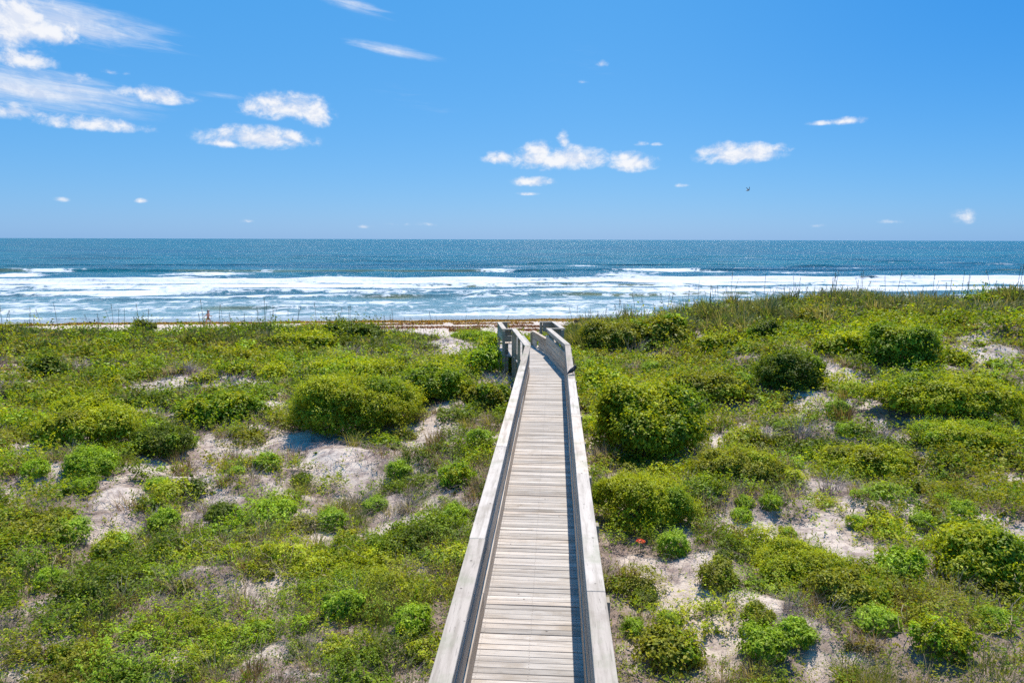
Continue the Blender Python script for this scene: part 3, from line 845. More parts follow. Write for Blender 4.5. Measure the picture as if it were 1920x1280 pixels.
# ------------------------------------------------------------------ small bright mounds (copies of a few plants)
SMALL = [  # foot px, py, width px, label
    (493, 884, 66, "round bright green mound alone on pale sand at left"),
    (350, 842, 38, "small bright mound at the near edge of the left sandy bank"),
    (286, 925, 58, "bright green mound above the small sand pocket at far left"),
    (116, 1020, 88, "brightest feathery green mound at the lower left, near the photo edge"),
    (55, 900, 60, "bright mound at the left photo edge below the olive shrub"),
    (150, 925, 55, "bright mound beside the mid green shrub at left"),
    (615, 998, 72, "bright green mound left of the grey dead grass, middle of the left dune"),
    (852, 918, 80, "bright green mound close beside the left railing"),
    (745, 905, 60, "bright mound just below the sand in front of the largest left shrub"),
    (900, 845, 60, "bright mound touching the left railing, above the purple litter"),
    (440, 890, 36, "small bright mound left of the brown grass clump on sand"),
    (640, 850, 0, ""),
    (850, 985, 62, "darker mound against the left railing, below the bare sand spot"),
    (700, 960, 55, "low bright mound right of the grey dead grass at left"),
    (410, 985, 70, "dark leafy mound in the middle of the lower left scrub"),
    (560, 915, 48, "dark little bush on the sand below the largest left shrub"),
    (80, 1110, 70, "bright mound beside the small lower left sand spot"),
    (640, 1170, 90, "bright green mound right of the clear sand hole at lower left"),
    (770, 1190, 90, "green mound near the left railing at the bottom"),
    (430, 1060, 80, "yellowish mound under the long tan vine at lower left"),
    (1260, 1182, 58, "round bright mound alone on the sand beside the right railing"),
    (1360, 1058, 42, "small dark green mound alone on the sand flat at right"),
    (1394, 984, 50, "bright green mound on the back edge of the sand flat at right"),
    (1400, 955, 44, "bright green mound just behind another one on the sand flat's back edge"),
    (1266, 1046, 78, "leafy mound on sand in front of the round shrub nearest the right railing"),
    (1812, 985, 62, "bright mound right of the reddish bare sand strip at right"),
    (1780, 950, 50, "bright mound above the reddish bare sand strip at right"),
    (1350, 1112, 82, "olive mound with yellow tips in the middle of the right sand"),
    (1425, 1185, 74, "olive mound near the front of the right sand"),
    (1212, 1142, 64, "dark green mound against the right railing at the lower right"),
    (1500, 1222, 90, "green mound in front of the wide olive shrub at lower right"),
    (1880, 1190, 80, "vivid mound at the right edge below the big rounded shrub"),
    (1222, 706, 44, "vivid green mound behind the largest round right shrub"),
    (1466, 812, 34, "vivid small mound in front of the shaded sand hollow at right"),
    (1588, 818, 42, "vivid mound among grey twigs at right, below the sand gully"),
    (1578, 786, 50, "bright mound at the bottom end of the right sand gully"),
    (1608, 742, 62, "yellow green cushion on the sand gully at right"),
    (1450, 960, 50, "bright mound with brown stems behind the sand flat at right"),
    (1190, 1200, 60, "green mound touching the right railing near the bottom"),
    (1610, 990, 46, "small mound on the sand strip at right"),
    (1740, 1000, 60, "mixed green mound between two bare spots at right"),
    (1425, 1060, 30, "tiny yellow mound on the sand flat at right"),
    (1480, 1010, 40, "yellow patch of leaves on the sand flat at right"),
    (1660, 1190, 100, "bright green mound right of the brown reeds at lower right"),
    (1780, 1240, 120, "yellow green mound at the bottom right corner"),
    (1440, 1250, 110, "grassy mound at the bottom, right of the boardwalk"),
    (330, 830, 0, ""),
    (200, 1060, 90, "yellow green mound under the thin tan vine at far left"),
    (300, 1000, 70, "green mound behind the tangle of tan vines at left"),
    (1400, 735, 55, "green mound left of the shaded sand hollow"),
    (1190, 780, 50, "yellow mound between the right railing and the largest round right shrub"),
    (1100, 700, 46, "bright mound squeezed against the right railing at the bend"),
]
SPAL = ["bright", "bright", "bright", "bright", "bright", "bright", "bright", "bright", "bright", "bright"]
def place_small():
    protos = []
    for k in range(8):
        rg = np.random.default_rng(3000 + k)
        pal = ["bright", "bright", "bright", "yellow", "olive", "bright", "dark", "bright"][k]
        sec = [None, "yellow", None, "bright", "yellow", None, "bright", "yellow"][k]
        fm = shrub_mesh("foliage", 0.5, 0.46, rg.uniform(0.48, 0.60), pal, 0.062, rg, lobes=9, cover=1.9, second=sec)
        sm = stems_mesh("stems", 0.45, 0.42, 0.42, rg, n=9, rad=0.008)
        protos.append((fm, sm))
    names = {"dark": (6,), "olive": (4,), "yellow": (3,), "yellowish": (3,)}
    for i, (px, py, w, lab) in enumerate(SMALL):
        if w == 0: continue
        p = ground(px, py); sc = w / FPX * depth_of(p) * 0.96
        k = i % 8
        if k in (3, 4, 6): k = (i * 5) % 3
        if "dark" in lab.split()[:2]: k = 6
        if "olive" in lab.split()[:2]: k = 4
        if "yellow" in lab.split()[:1] or "yellowish" in lab or "yellow" in lab.split()[:2]: k = 3
        yy = p[1] + sc * 0.30
        o = empty("leafy_mound", (p[0], yy, hz(p[0], yy) - 0.03), lab, "plant", "small leafy mounds on the dune", rz=i * 1.7, sc=(sc, sc, sc * (0.85 + 0.25 * ((i * 37) % 10) / 10)))
        mesh_obj("foliage", protos[k][0], o); mesh_obj("stems", protos[k][1], o)
        FOOT.append((p[0], yy, sc * 0.42, sc * 0.38))
place_small()

# ------------------------------------------------------------------ dry tufts and brown clumps
TUFTS = [  # px, py foot, height px, kind, label
    (1557, 922, 46, "dead", "tall pale grey dry grass tuft arching left on the right dune"),
    (1755, 1005, 38, "dead", "grey dry tuft between yellow green plants at right"),
    (400, 968, 42, "dead", "grey dead grass tuft in the middle of the left scrub"),
    (286, 985, 34, "dead", "grey brown dead tuft left of the middle of the left scrub"),
    (672, 950, 40, "dead", "grey dead grass beside the bright mound, middle left"),
    (765, 958, 42, "dead", "grey dead grass leaning near the left railing"),
    (160, 862, 22, "dead", "small grey tuft under the broad olive yellow shrub"),
    (628, 682, 30, "dead", "grey dead twigs below the left crest"),
    (660, 668, 24, "dead", "grey dead tuft in the scrub right below the left crest"),
    (1186, 668, 36, "dead", "dark grey dead tuft behind the right railing"),
    (1655, 830, 36, "dead", "leaning grey tuft right of the vivid mound"),
    (1432, 826, 36, "dead", "purple grey twig tuft left of the vivid small mound"),
    (1500, 822, 46, "dead", "purple grey twig tuft right of the vivid small mound"),
    (350, 700, 26, "dead", "grey tuft above the left sand strip"),
    (145, 700, 30, "dead", "grey twig tuft beside the left bare sand pocket"),
    (12, 745, 36, "dead", "grey dead tuft at the left photo edge"),
    (925, 735, 40, "dead", "grey purple dead tuft beside the left railing"),
    (1485, 1148, 40, "dead", "grey dead grass hanging from the wide olive shrub"),
    (192, 1205, 46, "brown", "brown grass clump at lower left above the bottom sand"),
    (475, 1268, 50, "brown", "brown grass clump at the bottom left of centre"),
    (816, 838, 40, "brown", "brown grass clump on sand beside the largest left shrub"),
    (437, 872, 40, "brown", "upright brown grass clump on the left sand"),
    (342, 890, 44, "brown", "thin brown upright clump at the edge of the left sand"),
    (1705, 1165, 56, "brown", "upright brown reeds at lower right"),
    (1495, 1035, 34, "brown", "thin yellow brown clump on the sand flat at right"),
    (1580, 790, 40, "brown", "brown reed clump at the bottom of the right sand gully"),
]
def place_tufts():
    for i, (px, py, hp, kind, lab) in enumerate(TUFTS):
        rg = np.random.default_rng(5000 + i)
        p = ground(px, py); D = depth_of(p); ln = hp / FPX * D * 1.25
        V, F, c = tuft(int(110), ln * 0.30, ln, 0.75 if kind == "dead" else 0.32, max(0.009, 0.0009 * D), kind, rg)
        if kind == "brown":
            V2, F2, c2 = tuft(60, ln * 0.4, ln * 0.6, 0.6, max(0.009, 0.0009 * D), "yellow", rg)
            V, F, c = join([(V, F, c), (V2, F2, c2)])
        o = mesh_obj("dry_grass_tuft" if kind == "dead" else "brown_grass_clump", quads_mesh("tuft", V, F, c, M_DRY if kind == "dead" else M_GRASS), None, (p[0], p[1], p[2]))
        tag(o, lab, "grass tuft", "dry tufts in the dune scrub")
place_tufts()

# ------------------------------------------------------------------ ground cover, grass, litter: what nobody could count
def in_view(x, y, margin=3.0):
    d = (x - CAM[0]) * fwd[0] + (y - CAM[1]) * fwd[1] + (-1 - CAM[2]) * fwd[2]
    l = (x - CAM[0]) * rgt[0] + (y - CAM[1]) * rgt[1]
    return (d > 4.5) & (np.abs(l) < 0.78 * d + margin)

def off_walk(x, y, r):
    ok = ~((x > XL - 0.30 - r) & (x < XR + 0.32 + r) & (y < 21.2))
    w = (x - TURN[0]) * ST[0] + (y - TURN[1]) * ST[1]; l = (x - TURN[0]) * SN[0] + (y - TURN[1]) * SN[1]
    ok &= ~((np.abs(w) < 0.85 + r) & (l > -0.5) & (l < 10))
    ok &= ~((np.abs(w) < 1.35 + r) & (l > 3.5) & (l < 6.4))
    return ok

FT = np.array(FOOT)
def in_foot(x, y):
    b = np.zeros(x.shape, bool)
    for (cx, cy, a, c) in FT:
        b |= ((x - cx) / (a + 0.12)) ** 2 + ((y - cy) / (c + 0.12)) ** 2 < 1.0
    return b

def scatter(n, rg, ymax=46):
    x = rg.uniform(-40, 46, n); y = rg.uniform(3.5, ymax, n)
    k = in_view(x, y)
    return x[k], y[k]

def canopy(x, y):
    """rough height of the low scrub above the sand"""
    b = 1 - np.abs(2 * fbm(x * 0.75, y * 0.75, 361, 3) - 1) * 2.2
    c = 1 - np.abs(2 * fbm(x * 1.9, y * 1.9, 367, 2) - 1) * 2.0
    return 0.02 + 0.24 * np.clip(b, 0, 1) + 0.17 * np.clip(c, 0, 1)

def species(u, f2, r1):
    if r1 < 0.02: return "rust"
    if u < 0.40: return "olive" if r1 < 0.6 else "green"
    if u < 0.455: return "green" if r1 < 0.6 else "yellow"
    if u < 0.565: return "yellow" if r1 < 0.8 else "bright"
    if u < 0.61: return "bright"
    return "dark" if r1 < 0.6 else "green"

def build_cover():
    rg = np.random.default_rng(77)
    VV = []; CC = []
    # --- rounded tussocks of leaves
    x, y = scatter(24000, rg)
    r = np.clip(rg.lognormal(-1.22, 0.52, len(x)), 0.10, 0.58)
    D = np.hypot(x, y)
    sd = sandiness(x, y); s = shore(x, y)
    crest = sst(31, 36, s)
    prob = sst(0.10, -0.30, sd) * (1 - 0.80 * crest)
    k = (rg.random(len(x)) < prob * 0.36 * (0.35 + 0.9 * sst(0.36, 0.56, fbm(x * 0.9, y * 0.9, 381, 2)) + 0.5 * sst(13, 10, y) * (x < 0)) + 0.075 * (sd < 0.9)) & off_walk(x, y, r * 0.8) & ~in_foot(x, y) & (s < 42.0)
    k &= rg.random(len(x)) < 1.0 - 0.45 * sst(18, 40, D)
    x, y, r, D, sd, s = (a[k] for a in (x, y, r, D, sd, s))
    r = np.where(sd > 0.0, r * 0.45, r) * (1 + 0.35 * sst(18, 40, D))
    z = height(x, y)
    f1 = fbm(x * 0.42, y * 0.42, 301, 3); f2 = fbm(x * 0.9, y * 0.9, 305, 2)
    for i in range(len(x)):
        L = float(np.clip(0.0040 * D[i], 0.036, 0.16))
        rz = r[i] * rg.uniform(0.38, 0.80)
        n = int(np.clip(2 * math.pi * r[i] * (r[i] + rz) * 0.5 * 1.25 / (L * L * 0.25), 26, 2600))
        P, N, cid = dome_leaves(n, r[i] * rg.uniform(0.8, 1.4), r[i] * rg.uniform(0.7, 1.2), rz, rg, 0.45, -0.1, L); n = len(P)
        g = fbm(P[:, 0] * 1.6 / r[i] + i * 3.1, P[:, 1] * 1.6 / r[i] + P[:, 2] * 1.3 / r[i], 500, 2)
        P = P * (0.35 + 1.35 * g)[:, None] + np.array([x[i], y[i], z[i] + 0.02])
        pal = species(f1[i] + 0.22 * (rg.random() - 0.5), f2[i], rg.random())
        if s[i] > 33 and x[i] > 2 and rg.random() < 0.5: pal = "dark"
        VV.append(leaf_verts(P, N, L * rg.uniform(0.65, 1.35, n), rg.uniform(0.36, 0.62), rg))
        CC.append(pick_clustered(cid, pal, rg) * rg.uniform(0.65, 1.25))
    n1 = sum(len(v) for v in VV)
    # --- upright leafy sprigs filling everything between them
    x, y = scatter(560000, rg)
    D = np.hypot(x, y)
    keep = rg.random(len(x)) < np.clip(1.0 - 0.75 * sst(10, 30, D), 0, 1)
    x, y, D = x[keep], y[keep], D[keep]
    sd = sandiness(x, y); s = shore(x, y)
    prob = sst(0.16, -0.22, sd) * (1 - 0.78 * sst(29, 34, s)) + 0.10 * (sd < 0.8)
    prob = prob * np.maximum(0.12 + 0.88 * sst(0.42, 0.55, fbm(x * 1.0, y * 1.0, 371, 3)), 0.72 * sst(13, 10, y) * (x < 0))
    k = (rg.random(len(x)) < prob) & off_walk(x, y, 0.12) & ~in_foot(x, y) & (s < 42.5)
    x, y, D, sd, s = (a[k] for a in (x, y, D, sd, s))
    z = height(x, y)
    hc = canopy(x, y) * sst(0.25, -0.35, sd)
    e = 0.06
    gx = (canopy(x + e, y) - canopy(x - e, y)) / (2 * e); gy = (canopy(x, y + e) - canopy(x, y - e)) / (2 * e)
    nrm = unit(np.stack([-gx, -gy, np.ones(len(x))], -1))
    m = 8; ns = len(x)
    dirs = unit(nrm + 0.55 * rg.normal(size=(ns, 3)) * np.array([1, 1, 0.4]))
    L = np.clip(0.0040 * D, 0.034, 0.16) * rg.uniform(0.75, 1.3, ns)
    ls = L * rg.uniform(2.0, 5.0, ns)
    base = np.stack([x, y, z + hc * rg.random(ns) ** 0.5 - 0.02], -1)
    t = np.linspace(0.05, 1, m)
    P = base[:, None] + dirs[:, None] * (ls[:, None] * t[None])[..., None] + 0.50 * L[:, None, None] * rg.normal(size=(ns, m, 3))
    N = unit(0.6 * dirs[:, None] + 0.8 * rg.normal(size=(ns, m, 3)) + np.array([0.04, 0.25, 0.75]))
    f1 = fbm(x * 0.42, y * 0.42, 301, 3) + 0.20 * (rg.random(ns) - 0.5); f2 = fbm(x * 0.9, y * 0.9, 305, 2); r1 = rg.random(ns)
    pal = [species(a, b, c) for a, b, c in zip(f1, f2, r1)]
    names = list(PAL); tab = np.array([PAL[q] for q in names])
    pi = np.array([names.index(q) for q in pal])
    c = tab[pi, rg.choice(3, size=ns, p=(.45, .33, .22))][:, None] * np.ones((1, m, 1))
    c = c * (rg.uniform(0.6, 1.3, (ns, 1, 1)) * (1 + 0.10 * rg.normal(size=(ns, m, 1))).clip(.5, 1.5))
    VV.append(leaf_verts(P.reshape(-1, 3), N.reshape(-1, 3), np.repeat(L, m), 0.46, rg)); CC.append(c.reshape(-1, 3))
    V = np.concatenate(VV); col = np.repeat(np.concatenate(CC), 4, axis=0); n = len(V)
    print("COVER leaves", n1, "sprigs", ns)
    o = mesh_obj("ground_cover", quads_mesh("ground_cover", V.reshape(-1, 3), np.arange(n * 4).reshape(n, 4), col, M_LEAF))
    tag(o, "low mixed green vines and leaves carpeting the dunes", "ground cover", kind="stuff")
build_cover()

def build_grass():
    rg = np.random.default_rng(88)
    parts = []
    x, y = scatter(46000, rg, 50)
    s = shore(x, y); sd = sandiness(x, y); D = np.hypot(x, y)
    crest = sst(30, 35, s) * (1 - sst(42.5, 44.0, s))
    low = sst(0.48, 0.60, fbm(x * 0.35 + 9, y * 0.35, 320, 2)) * 0.45 + 0.14
    low = np.maximum(low, 0.7 * sst(0.53, 0.60, fbm(x * 0.55 + 3, y * 0.55, 330, 3)))
    low = low + 0.6 * (y < 11) * sst(0.40, 0.55, fbm(x * 0.6, y * 0.6, 322, 2))
    prob = np.maximum(crest * (0.62 + 0.38 * sst(0.38, 0.55, fbm(x * 0.6, y * 0.6, 347, 2))), low * 0.5) * sst(0.20, -0.15, sd)
    k = (rg.random(len(x)) < prob) & off_walk(x, y, 0.2) & ~(in_foot(x, y) & (crest < 0.3))
    x, y, s, D, crest = (a[k] for a in (x, y, s, D, crest))
    z = height(x, y); dead = fbm(x * 0.55 + 3, y * 0.55, 330, 3); tall = sst(0.35, 0.65, fbm(x * 0.5, y * 0.5, 345, 2))
    for i in range(len(x)):
        c = crest[i]; far = D[i]
        if c > 0.35:
            ln = rg.uniform(0.45, 0.85) * (0.55 + 1.35 * tall[i]) if x[i] > 1 else rg.uniform(0.30, 0.62)
            kind = "ridge" if rg.random() < 0.60 else ("straw" if rg.random() < 0.5 else "green")
        else:
            ln = rg.uniform(0.22, 0.58)
            u = rg.random()
            kind = "green" if u < 0.42 else "yellow" if u < 0.74 else "straw" if u < 0.9 else "brown"
            if dead[i] > 0.535: kind = "dead" if u < 0.8 else "brown"
        n = int(np.clip(90 - 1.1 * far, 44, 80)) if c < 0.35 else 30
        V, F, cc = tuft(n, rg.uniform(0.08, 0.22) * (1 + far / 40), ln, rg.uniform(0.3, 0.9), max(0.008, (0.00085 if c < 0.35 else 0.0017) * far), kind, rg, 3)
        parts.append((V + np.array([x[i], y[i], z[i]]), F, cc))
    V, F, c = join(parts)
    print("GRASS tufts", len(x), "quads", len(F))
    o = mesh_obj("dune_grass", quads_mesh("dune_grass", V, F, c, M_GRASS))
    tag(o, "long thin dune grass growing along the crest and through the scrub", "grass", kind="stuff")
build_grass()

def build_litter():
    rg = np.random.default_rng(99)
    n = 190000
    x, y = scatter(n, rg, 44)
    sd = sandiness(x, y)
    patch = sst(0.42, 0.62, fbm(x * 0.8, y * 0.8, 340, 3))
    k = (rg.random(len(x)) < (0.25 + 0.75 * patch) * sst(0.9, 0.0, sd) * sst(-1.6, -0.1, sd)) & off_walk(x, y, 0.05)
    x, y = x[k], y[k]
    D = np.hypot(x, y)
    # several twigs at every pick
    rep = 3
    x = np.repeat(x, rep) + rg.normal(size=len(x) * rep) * 0.09; y = np.repeat(y, rep) + rg.normal(size=len(y) * rep) * 0.09; D = np.repeat(D, rep)
    m = len(x)
    z = height(x, y) + rg.uniform(0.0, 0.07, m)
    V, F, c = blade_arrays(np.stack([x, y, z], -1), rg.uniform(0, 6.28, m), rg.uniform(0.07, 0.26, m), rg.uniform(0.9, 3.0, m), np.maximum(0.006, 0.0008 * D), gcol(m, "dead", rg) * 0.85 * np.array([1.0, 0.88, 0.90]), rg, 2)
    o = mesh_obj("twig_litter", quads_mesh("twig_litter", V, F, c, M_DRY))
    tag(o, "fine dead twigs and purple grey litter strewn over bare sand", "litter", kind="stuff")
    print("litter", m)
build_litter()

# ------------------------------------------------------------------ trailing vines
VINES = [
    ([(101, 1096), (120, 1078), (150, 1059), (156, 1042)], "tan vine curving up at the far lower left"),
    ([(137, 1073), (143, 1085), (136, 1108)], "short tan vine hooking down at the far lower left"),
    ([(262, 1059), (300, 1053), (349, 1051), (375, 1070), (412, 1100), (457, 1109)], "longest tan vine lying across the lower left scrub"),
    ([(500, 1010), (498, 1025), (471, 1048), (471, 1066), (495, 1078), (525, 1100)], "looped tan vine above the clear sand hole at lower left"),
    ([(407, 1044), (424, 1066), (437, 1081), (442, 1087)], "zigzag tan vine in the middle of the lower left scrub"),
    ([(347, 1119), (345, 1152), (371, 1170)], "tan vine hanging down in the lower left scrub"),
    ([(345, 1015), (342, 1040)], "short upright tan vine at lower left"),
    ([(376, 1020), (378, 1046)], "short pale vine standing beside another at lower left"),
    ([(545, 1055), (548, 1090)], "thin upright vine left of the boardwalk, above the sand hole"),
    ([(640, 1062), (690, 1085)], "thin vine sloping towards the left railing"),
    ([(1695, 1185), (1674, 1230), (1690, 1245)], "tan vine looping at the lower right"),
    ([(1735, 1238), (1762, 1228), (1772, 1222)], "short tan vine crossing the lower right scrub"),
    ([(1893, 1205), (1888, 1235), (1862, 1250), (1840, 1255)], "tan vine curling at the bottom right edge"),
    ([(1712, 905), (1738, 898), (1748, 890)], "tan vine over the low yellow shrub at right"),
    ([(1810, 1038), (1838, 1022)], "short vine on the big rounded shrub at the right edge"),
    ([(1905, 1110), (1895, 1140), (1912, 1150)], "pale branch at the right edge in the big rounded shrub"),
    ([(1300, 738), (1330, 730), (1345, 722)], "pale vine behind the largest round right shrub"),
    ([(1360, 722), (1365, 745), (1380, 742), (1375, 720)], "looped pale vine left of the shaded sand hollow"),
    ([(788, 720), (802, 708), (830, 712)], "bare grey branch arching over the dark shrub left of the bend"),
]
def place_vines():
    for i, (pl, lab) in enumerate(VINES):
        rg = np.random.default_rng(7000 + i)
        pts = [ground(a, b) for a, b in pl]
        lift = 0.34
        q = []
        for a, b in zip(pts[:-1], pts[1:]):
            for t in np.linspace(0, 1, 7)[:-1]: q.append(a * (1 - t) + b * t)
        q.append(pts[-1])
        q = np.array(q)
        # smooth and lay over the scrub
        for _ in range(3): q[1:-1] = 0.25 * q[:-2] + 0.5 * q[1:-1] + 0.25 * q[2:]
        q[:, :2] += rg.normal(size=(len(q), 2)) * 0.02
        q[:, 2] = height(q[:, 0], q[:, 1]) + lift + rg.normal(size=len(q)) * 0.03 + 0.10 * np.sin(np.linspace(0, math.pi, len(q)))
        # foot of the vine goes down into the plants
        q = np.concatenate([[q[0] * [1, 1, 0] + [0.05, 0.05, hz(q[0, 0], q[0, 1])]], q])
        D = float(np.mean(np.hypot(q[:, 0], q[:, 1])))
        r_ = max(0.007, 0.0006 * D)
        base = q[0].copy()
        me = tubes_mesh("vine", [(q - base, r_, r_ * 0.6)], M_DRY, (0.42, 0.34, 0.17) if i < 16 else (0.36, 0.32, 0.27))
        tag(mesh_obj("trailing_vine", me, None, base), lab, "vine", "tan vines trailing over the scrub")
place_vines()

# ------------------------------------------------------------------ sea oats on the crest
def oat_mesh(k):
    rg = np.random.default_rng(8000 + k)
    lst = []; heads = []
    n = int(rg.integers(1, 3))
    for j in range(n):
        h = rg.uniform(1.1, 2.1); az = rg.uniform(0, 6.28); ln = rg.uniform(0.02, 0.32)
        t = np.linspace(0, 1, 7)[:, None]
        pts = np.concatenate([np.cos(az) * ln * t ** 2 + 0.06 * rg.normal() , np.sin(az) * ln * t ** 2 + 0.06 * rg.normal(), h * t - 0.1], 1)
        lst.append((pts, 0.012, 0.009))
        if rg.random() < 0.75:
            m = 16; tt = rg.random(m)
            P = pts[-1] - np.array([0, 0, 0.26]) * tt[:, None] + rg.normal(size=(m, 3)) * 0.018
            heads.append(leaf_verts(P, unit(rg.normal(size=(m, 3))), np.full(m, 0.05), 0.35, rg))
    parts = []
    for pts, a, b in lst:
        V, F = tube_arrays(pts, a, b, 3); parts.append((V, F, np.tile(np.array([0.19, 0.18, 0.085]), (len(V), 1))))
    for h in heads:
        nn = len(h); parts.append((h.reshape(-1, 3), np.arange(nn * 4).reshape(nn, 4), np.tile(np.array([0.22, 0.17, 0.08]), (nn * 4, 1))))
    V, F, c = join(parts)
    return quads_mesh("sea_oats", V, F, c, M_DRY)

def place_oats():
    protos = [oat_mesh(k) for k in range(9)]
    rg = np.random.default_rng(8100)
    for side, n, x0, x1 in (("left", 78, -30, -2.6), ("right", 92, 0.9, 38)):
        k = 0
        while k < n:
            x = rg.uniform(x0, x1); s = rg.uniform(35.5, 42)
            y = (s - x * SN[0]) / SN[1]
            if not in_view(np.array([x]), np.array([y]), 0.0)[0] or not off_walk(np.array([x]), np.array([y]), 0.3)[0]: continue
            o = mesh_obj("sea_oats", protos[k % 9], None, (x, y, hz(x, y)))
            o.rotation_euler = (0, 0, rg.uniform(0, 6.28)); sc = rg.uniform(0.7, 1.25) * (1.15 if side == "right" else 0.95); o.scale = (sc, sc, sc)
            if side == "left":
                tag(o, "thin sea oats stalk against the surf on the low crest left of the boardwalk", "sea oats", "sea oats on the low left crest")
            else:
                tag(o, "thin sea oats stalk against the surf on the high crest right of the boardwalk", "sea oats", "sea oats on the high right crest")
            k += 1
place_oats()

# ------------------------------------------------------------------ seaweed wrack on the beach
def build_wrack():
    rg = np.random.default_rng(91)
    VV = []; CC = []
    def strip(s0, amp, width, n, pal, thick, t0, t1, gap):
        t = rg.uniform(t0, t1, n)
        line = s0 + amp * (fbm(t * 0.06, t * 0 + s0, 71, 3) - 0.5) * 2
        wd = width * (0.35 + 1.3 * fbm(t * 0.13, t * 0 + 2 * s0, 73, 2))
        s = line + wd * rg.normal(size=n) * 0.5
        keep = fbm(t * 0.16, t * 0 + 3 * s0, 75, 3) > gap
        t, s = t[keep], s[keep]; m = len(t)
        x = t * ST[0] + s * SN[0]; y = t * ST[1] + s * SN[1]
        hh = thick * np.exp(-((s - line[keep]) / (wd[keep] + 0.01)) ** 2) * (0.3 + 1.4 * fbm(t * 0.5, s * 0.5, 76, 2))
        P = np.stack([x, y, height(x, y) + hh * rg.random(m)], -1)
        VV.append(leaf_verts(P, unit(rg.normal(size=(m, 3)) + np.array([0, 0, 1.2])), rg.uniform(0.12, 0.30, m), 0.5, rg))
        CC.append(np.array(pal)[rg.integers(0, len(pal), m)] * (1 + 0.2 * rg.normal(size=(m, 1))).clip(.5, 1.6))
    gold = [(0.52, 0.30, 0.05), (0.42, 0.22, 0.04), (0.60, 0.40, 0.09)]
    red = [(0.32, 0.13, 0.05), (0.24, 0.09, 0.04), (0.40, 0.20, 0.08)]
    strip(77.0, 1.1, 1.1, 46000, gold, 0.18, -75, 75, 0.08)
    strip(74.0, 1.0, 0.7, 11000, gold + red, 0.14, -22, 75, 0.50)
    strip(71.0, 2.4, 0.7, 9000, red, 0.14, -30, 60, 0.52)
    strip(66.5, 2.8, 0.9, 14000, red, 0.22, -30, 40, 0.50)
    strip(69.0, 2.6, 2.2, 4000, red, 0.06, -70, 60, 0.40)
    V = np.concatenate(VV); col = np.repeat(np.concatenate(CC), 4, axis=0); n = len(V)
    o = mesh_obj("seaweed_wrack", quads_mesh("seaweed_wrack", V.reshape(-1, 3), np.arange(n * 4).reshape(n, 4), col, M_DRY))
    tag(o, "golden brown seaweed washed up in long lines along the beach", "seaweed", kind="stuff")
build_wrack()

# ------------------------------------------------------------------ skinned figures
def skin_obj(name, verts, edges, radii, mat, parent, sub=2, root=0):
    me = bpy.data.meshes.new(name); me.from_pydata([Vector(v) for v in verts], edges, [])
    o = bpy.data.objects.new(name, me); link(o, parent)
    o.modifiers.new("skin", "SKIN").use_smooth_shade = True
    for i, d in enumerate(me.skin_vertices[0].data):
        rr = radii[i]; d.radius = rr if isinstance(rr, tuple) else (rr, rr)
        d.use_root = (i == root)
    sm = o.modifiers.new("smooth", "SUBSURF"); sm.levels = sub; sm.render_levels = sub
    me.materials.append(mat)
    return o

def ellipsoid(name, c, r, mat, parent, zmin=None):
    bm = bmesh.new(); bmesh.ops.create_uvsphere(bm, u_segments=20, v_segments=14, radius=1)
    for v in bm.verts: v.co = Vector((v.co.x * r[0] + c[0], v.co.y * r[1] + c[1], v.co.z * r[2] + c[2]))
    if zmin is not None:
        bmesh.ops.delete(bm, geom=[v for v in bm.verts if v.co.z < zmin], context="VERTS")
    for f in bm.faces: f.smooth = True
    return bm_obj(name, bm, mat, parent, 0)

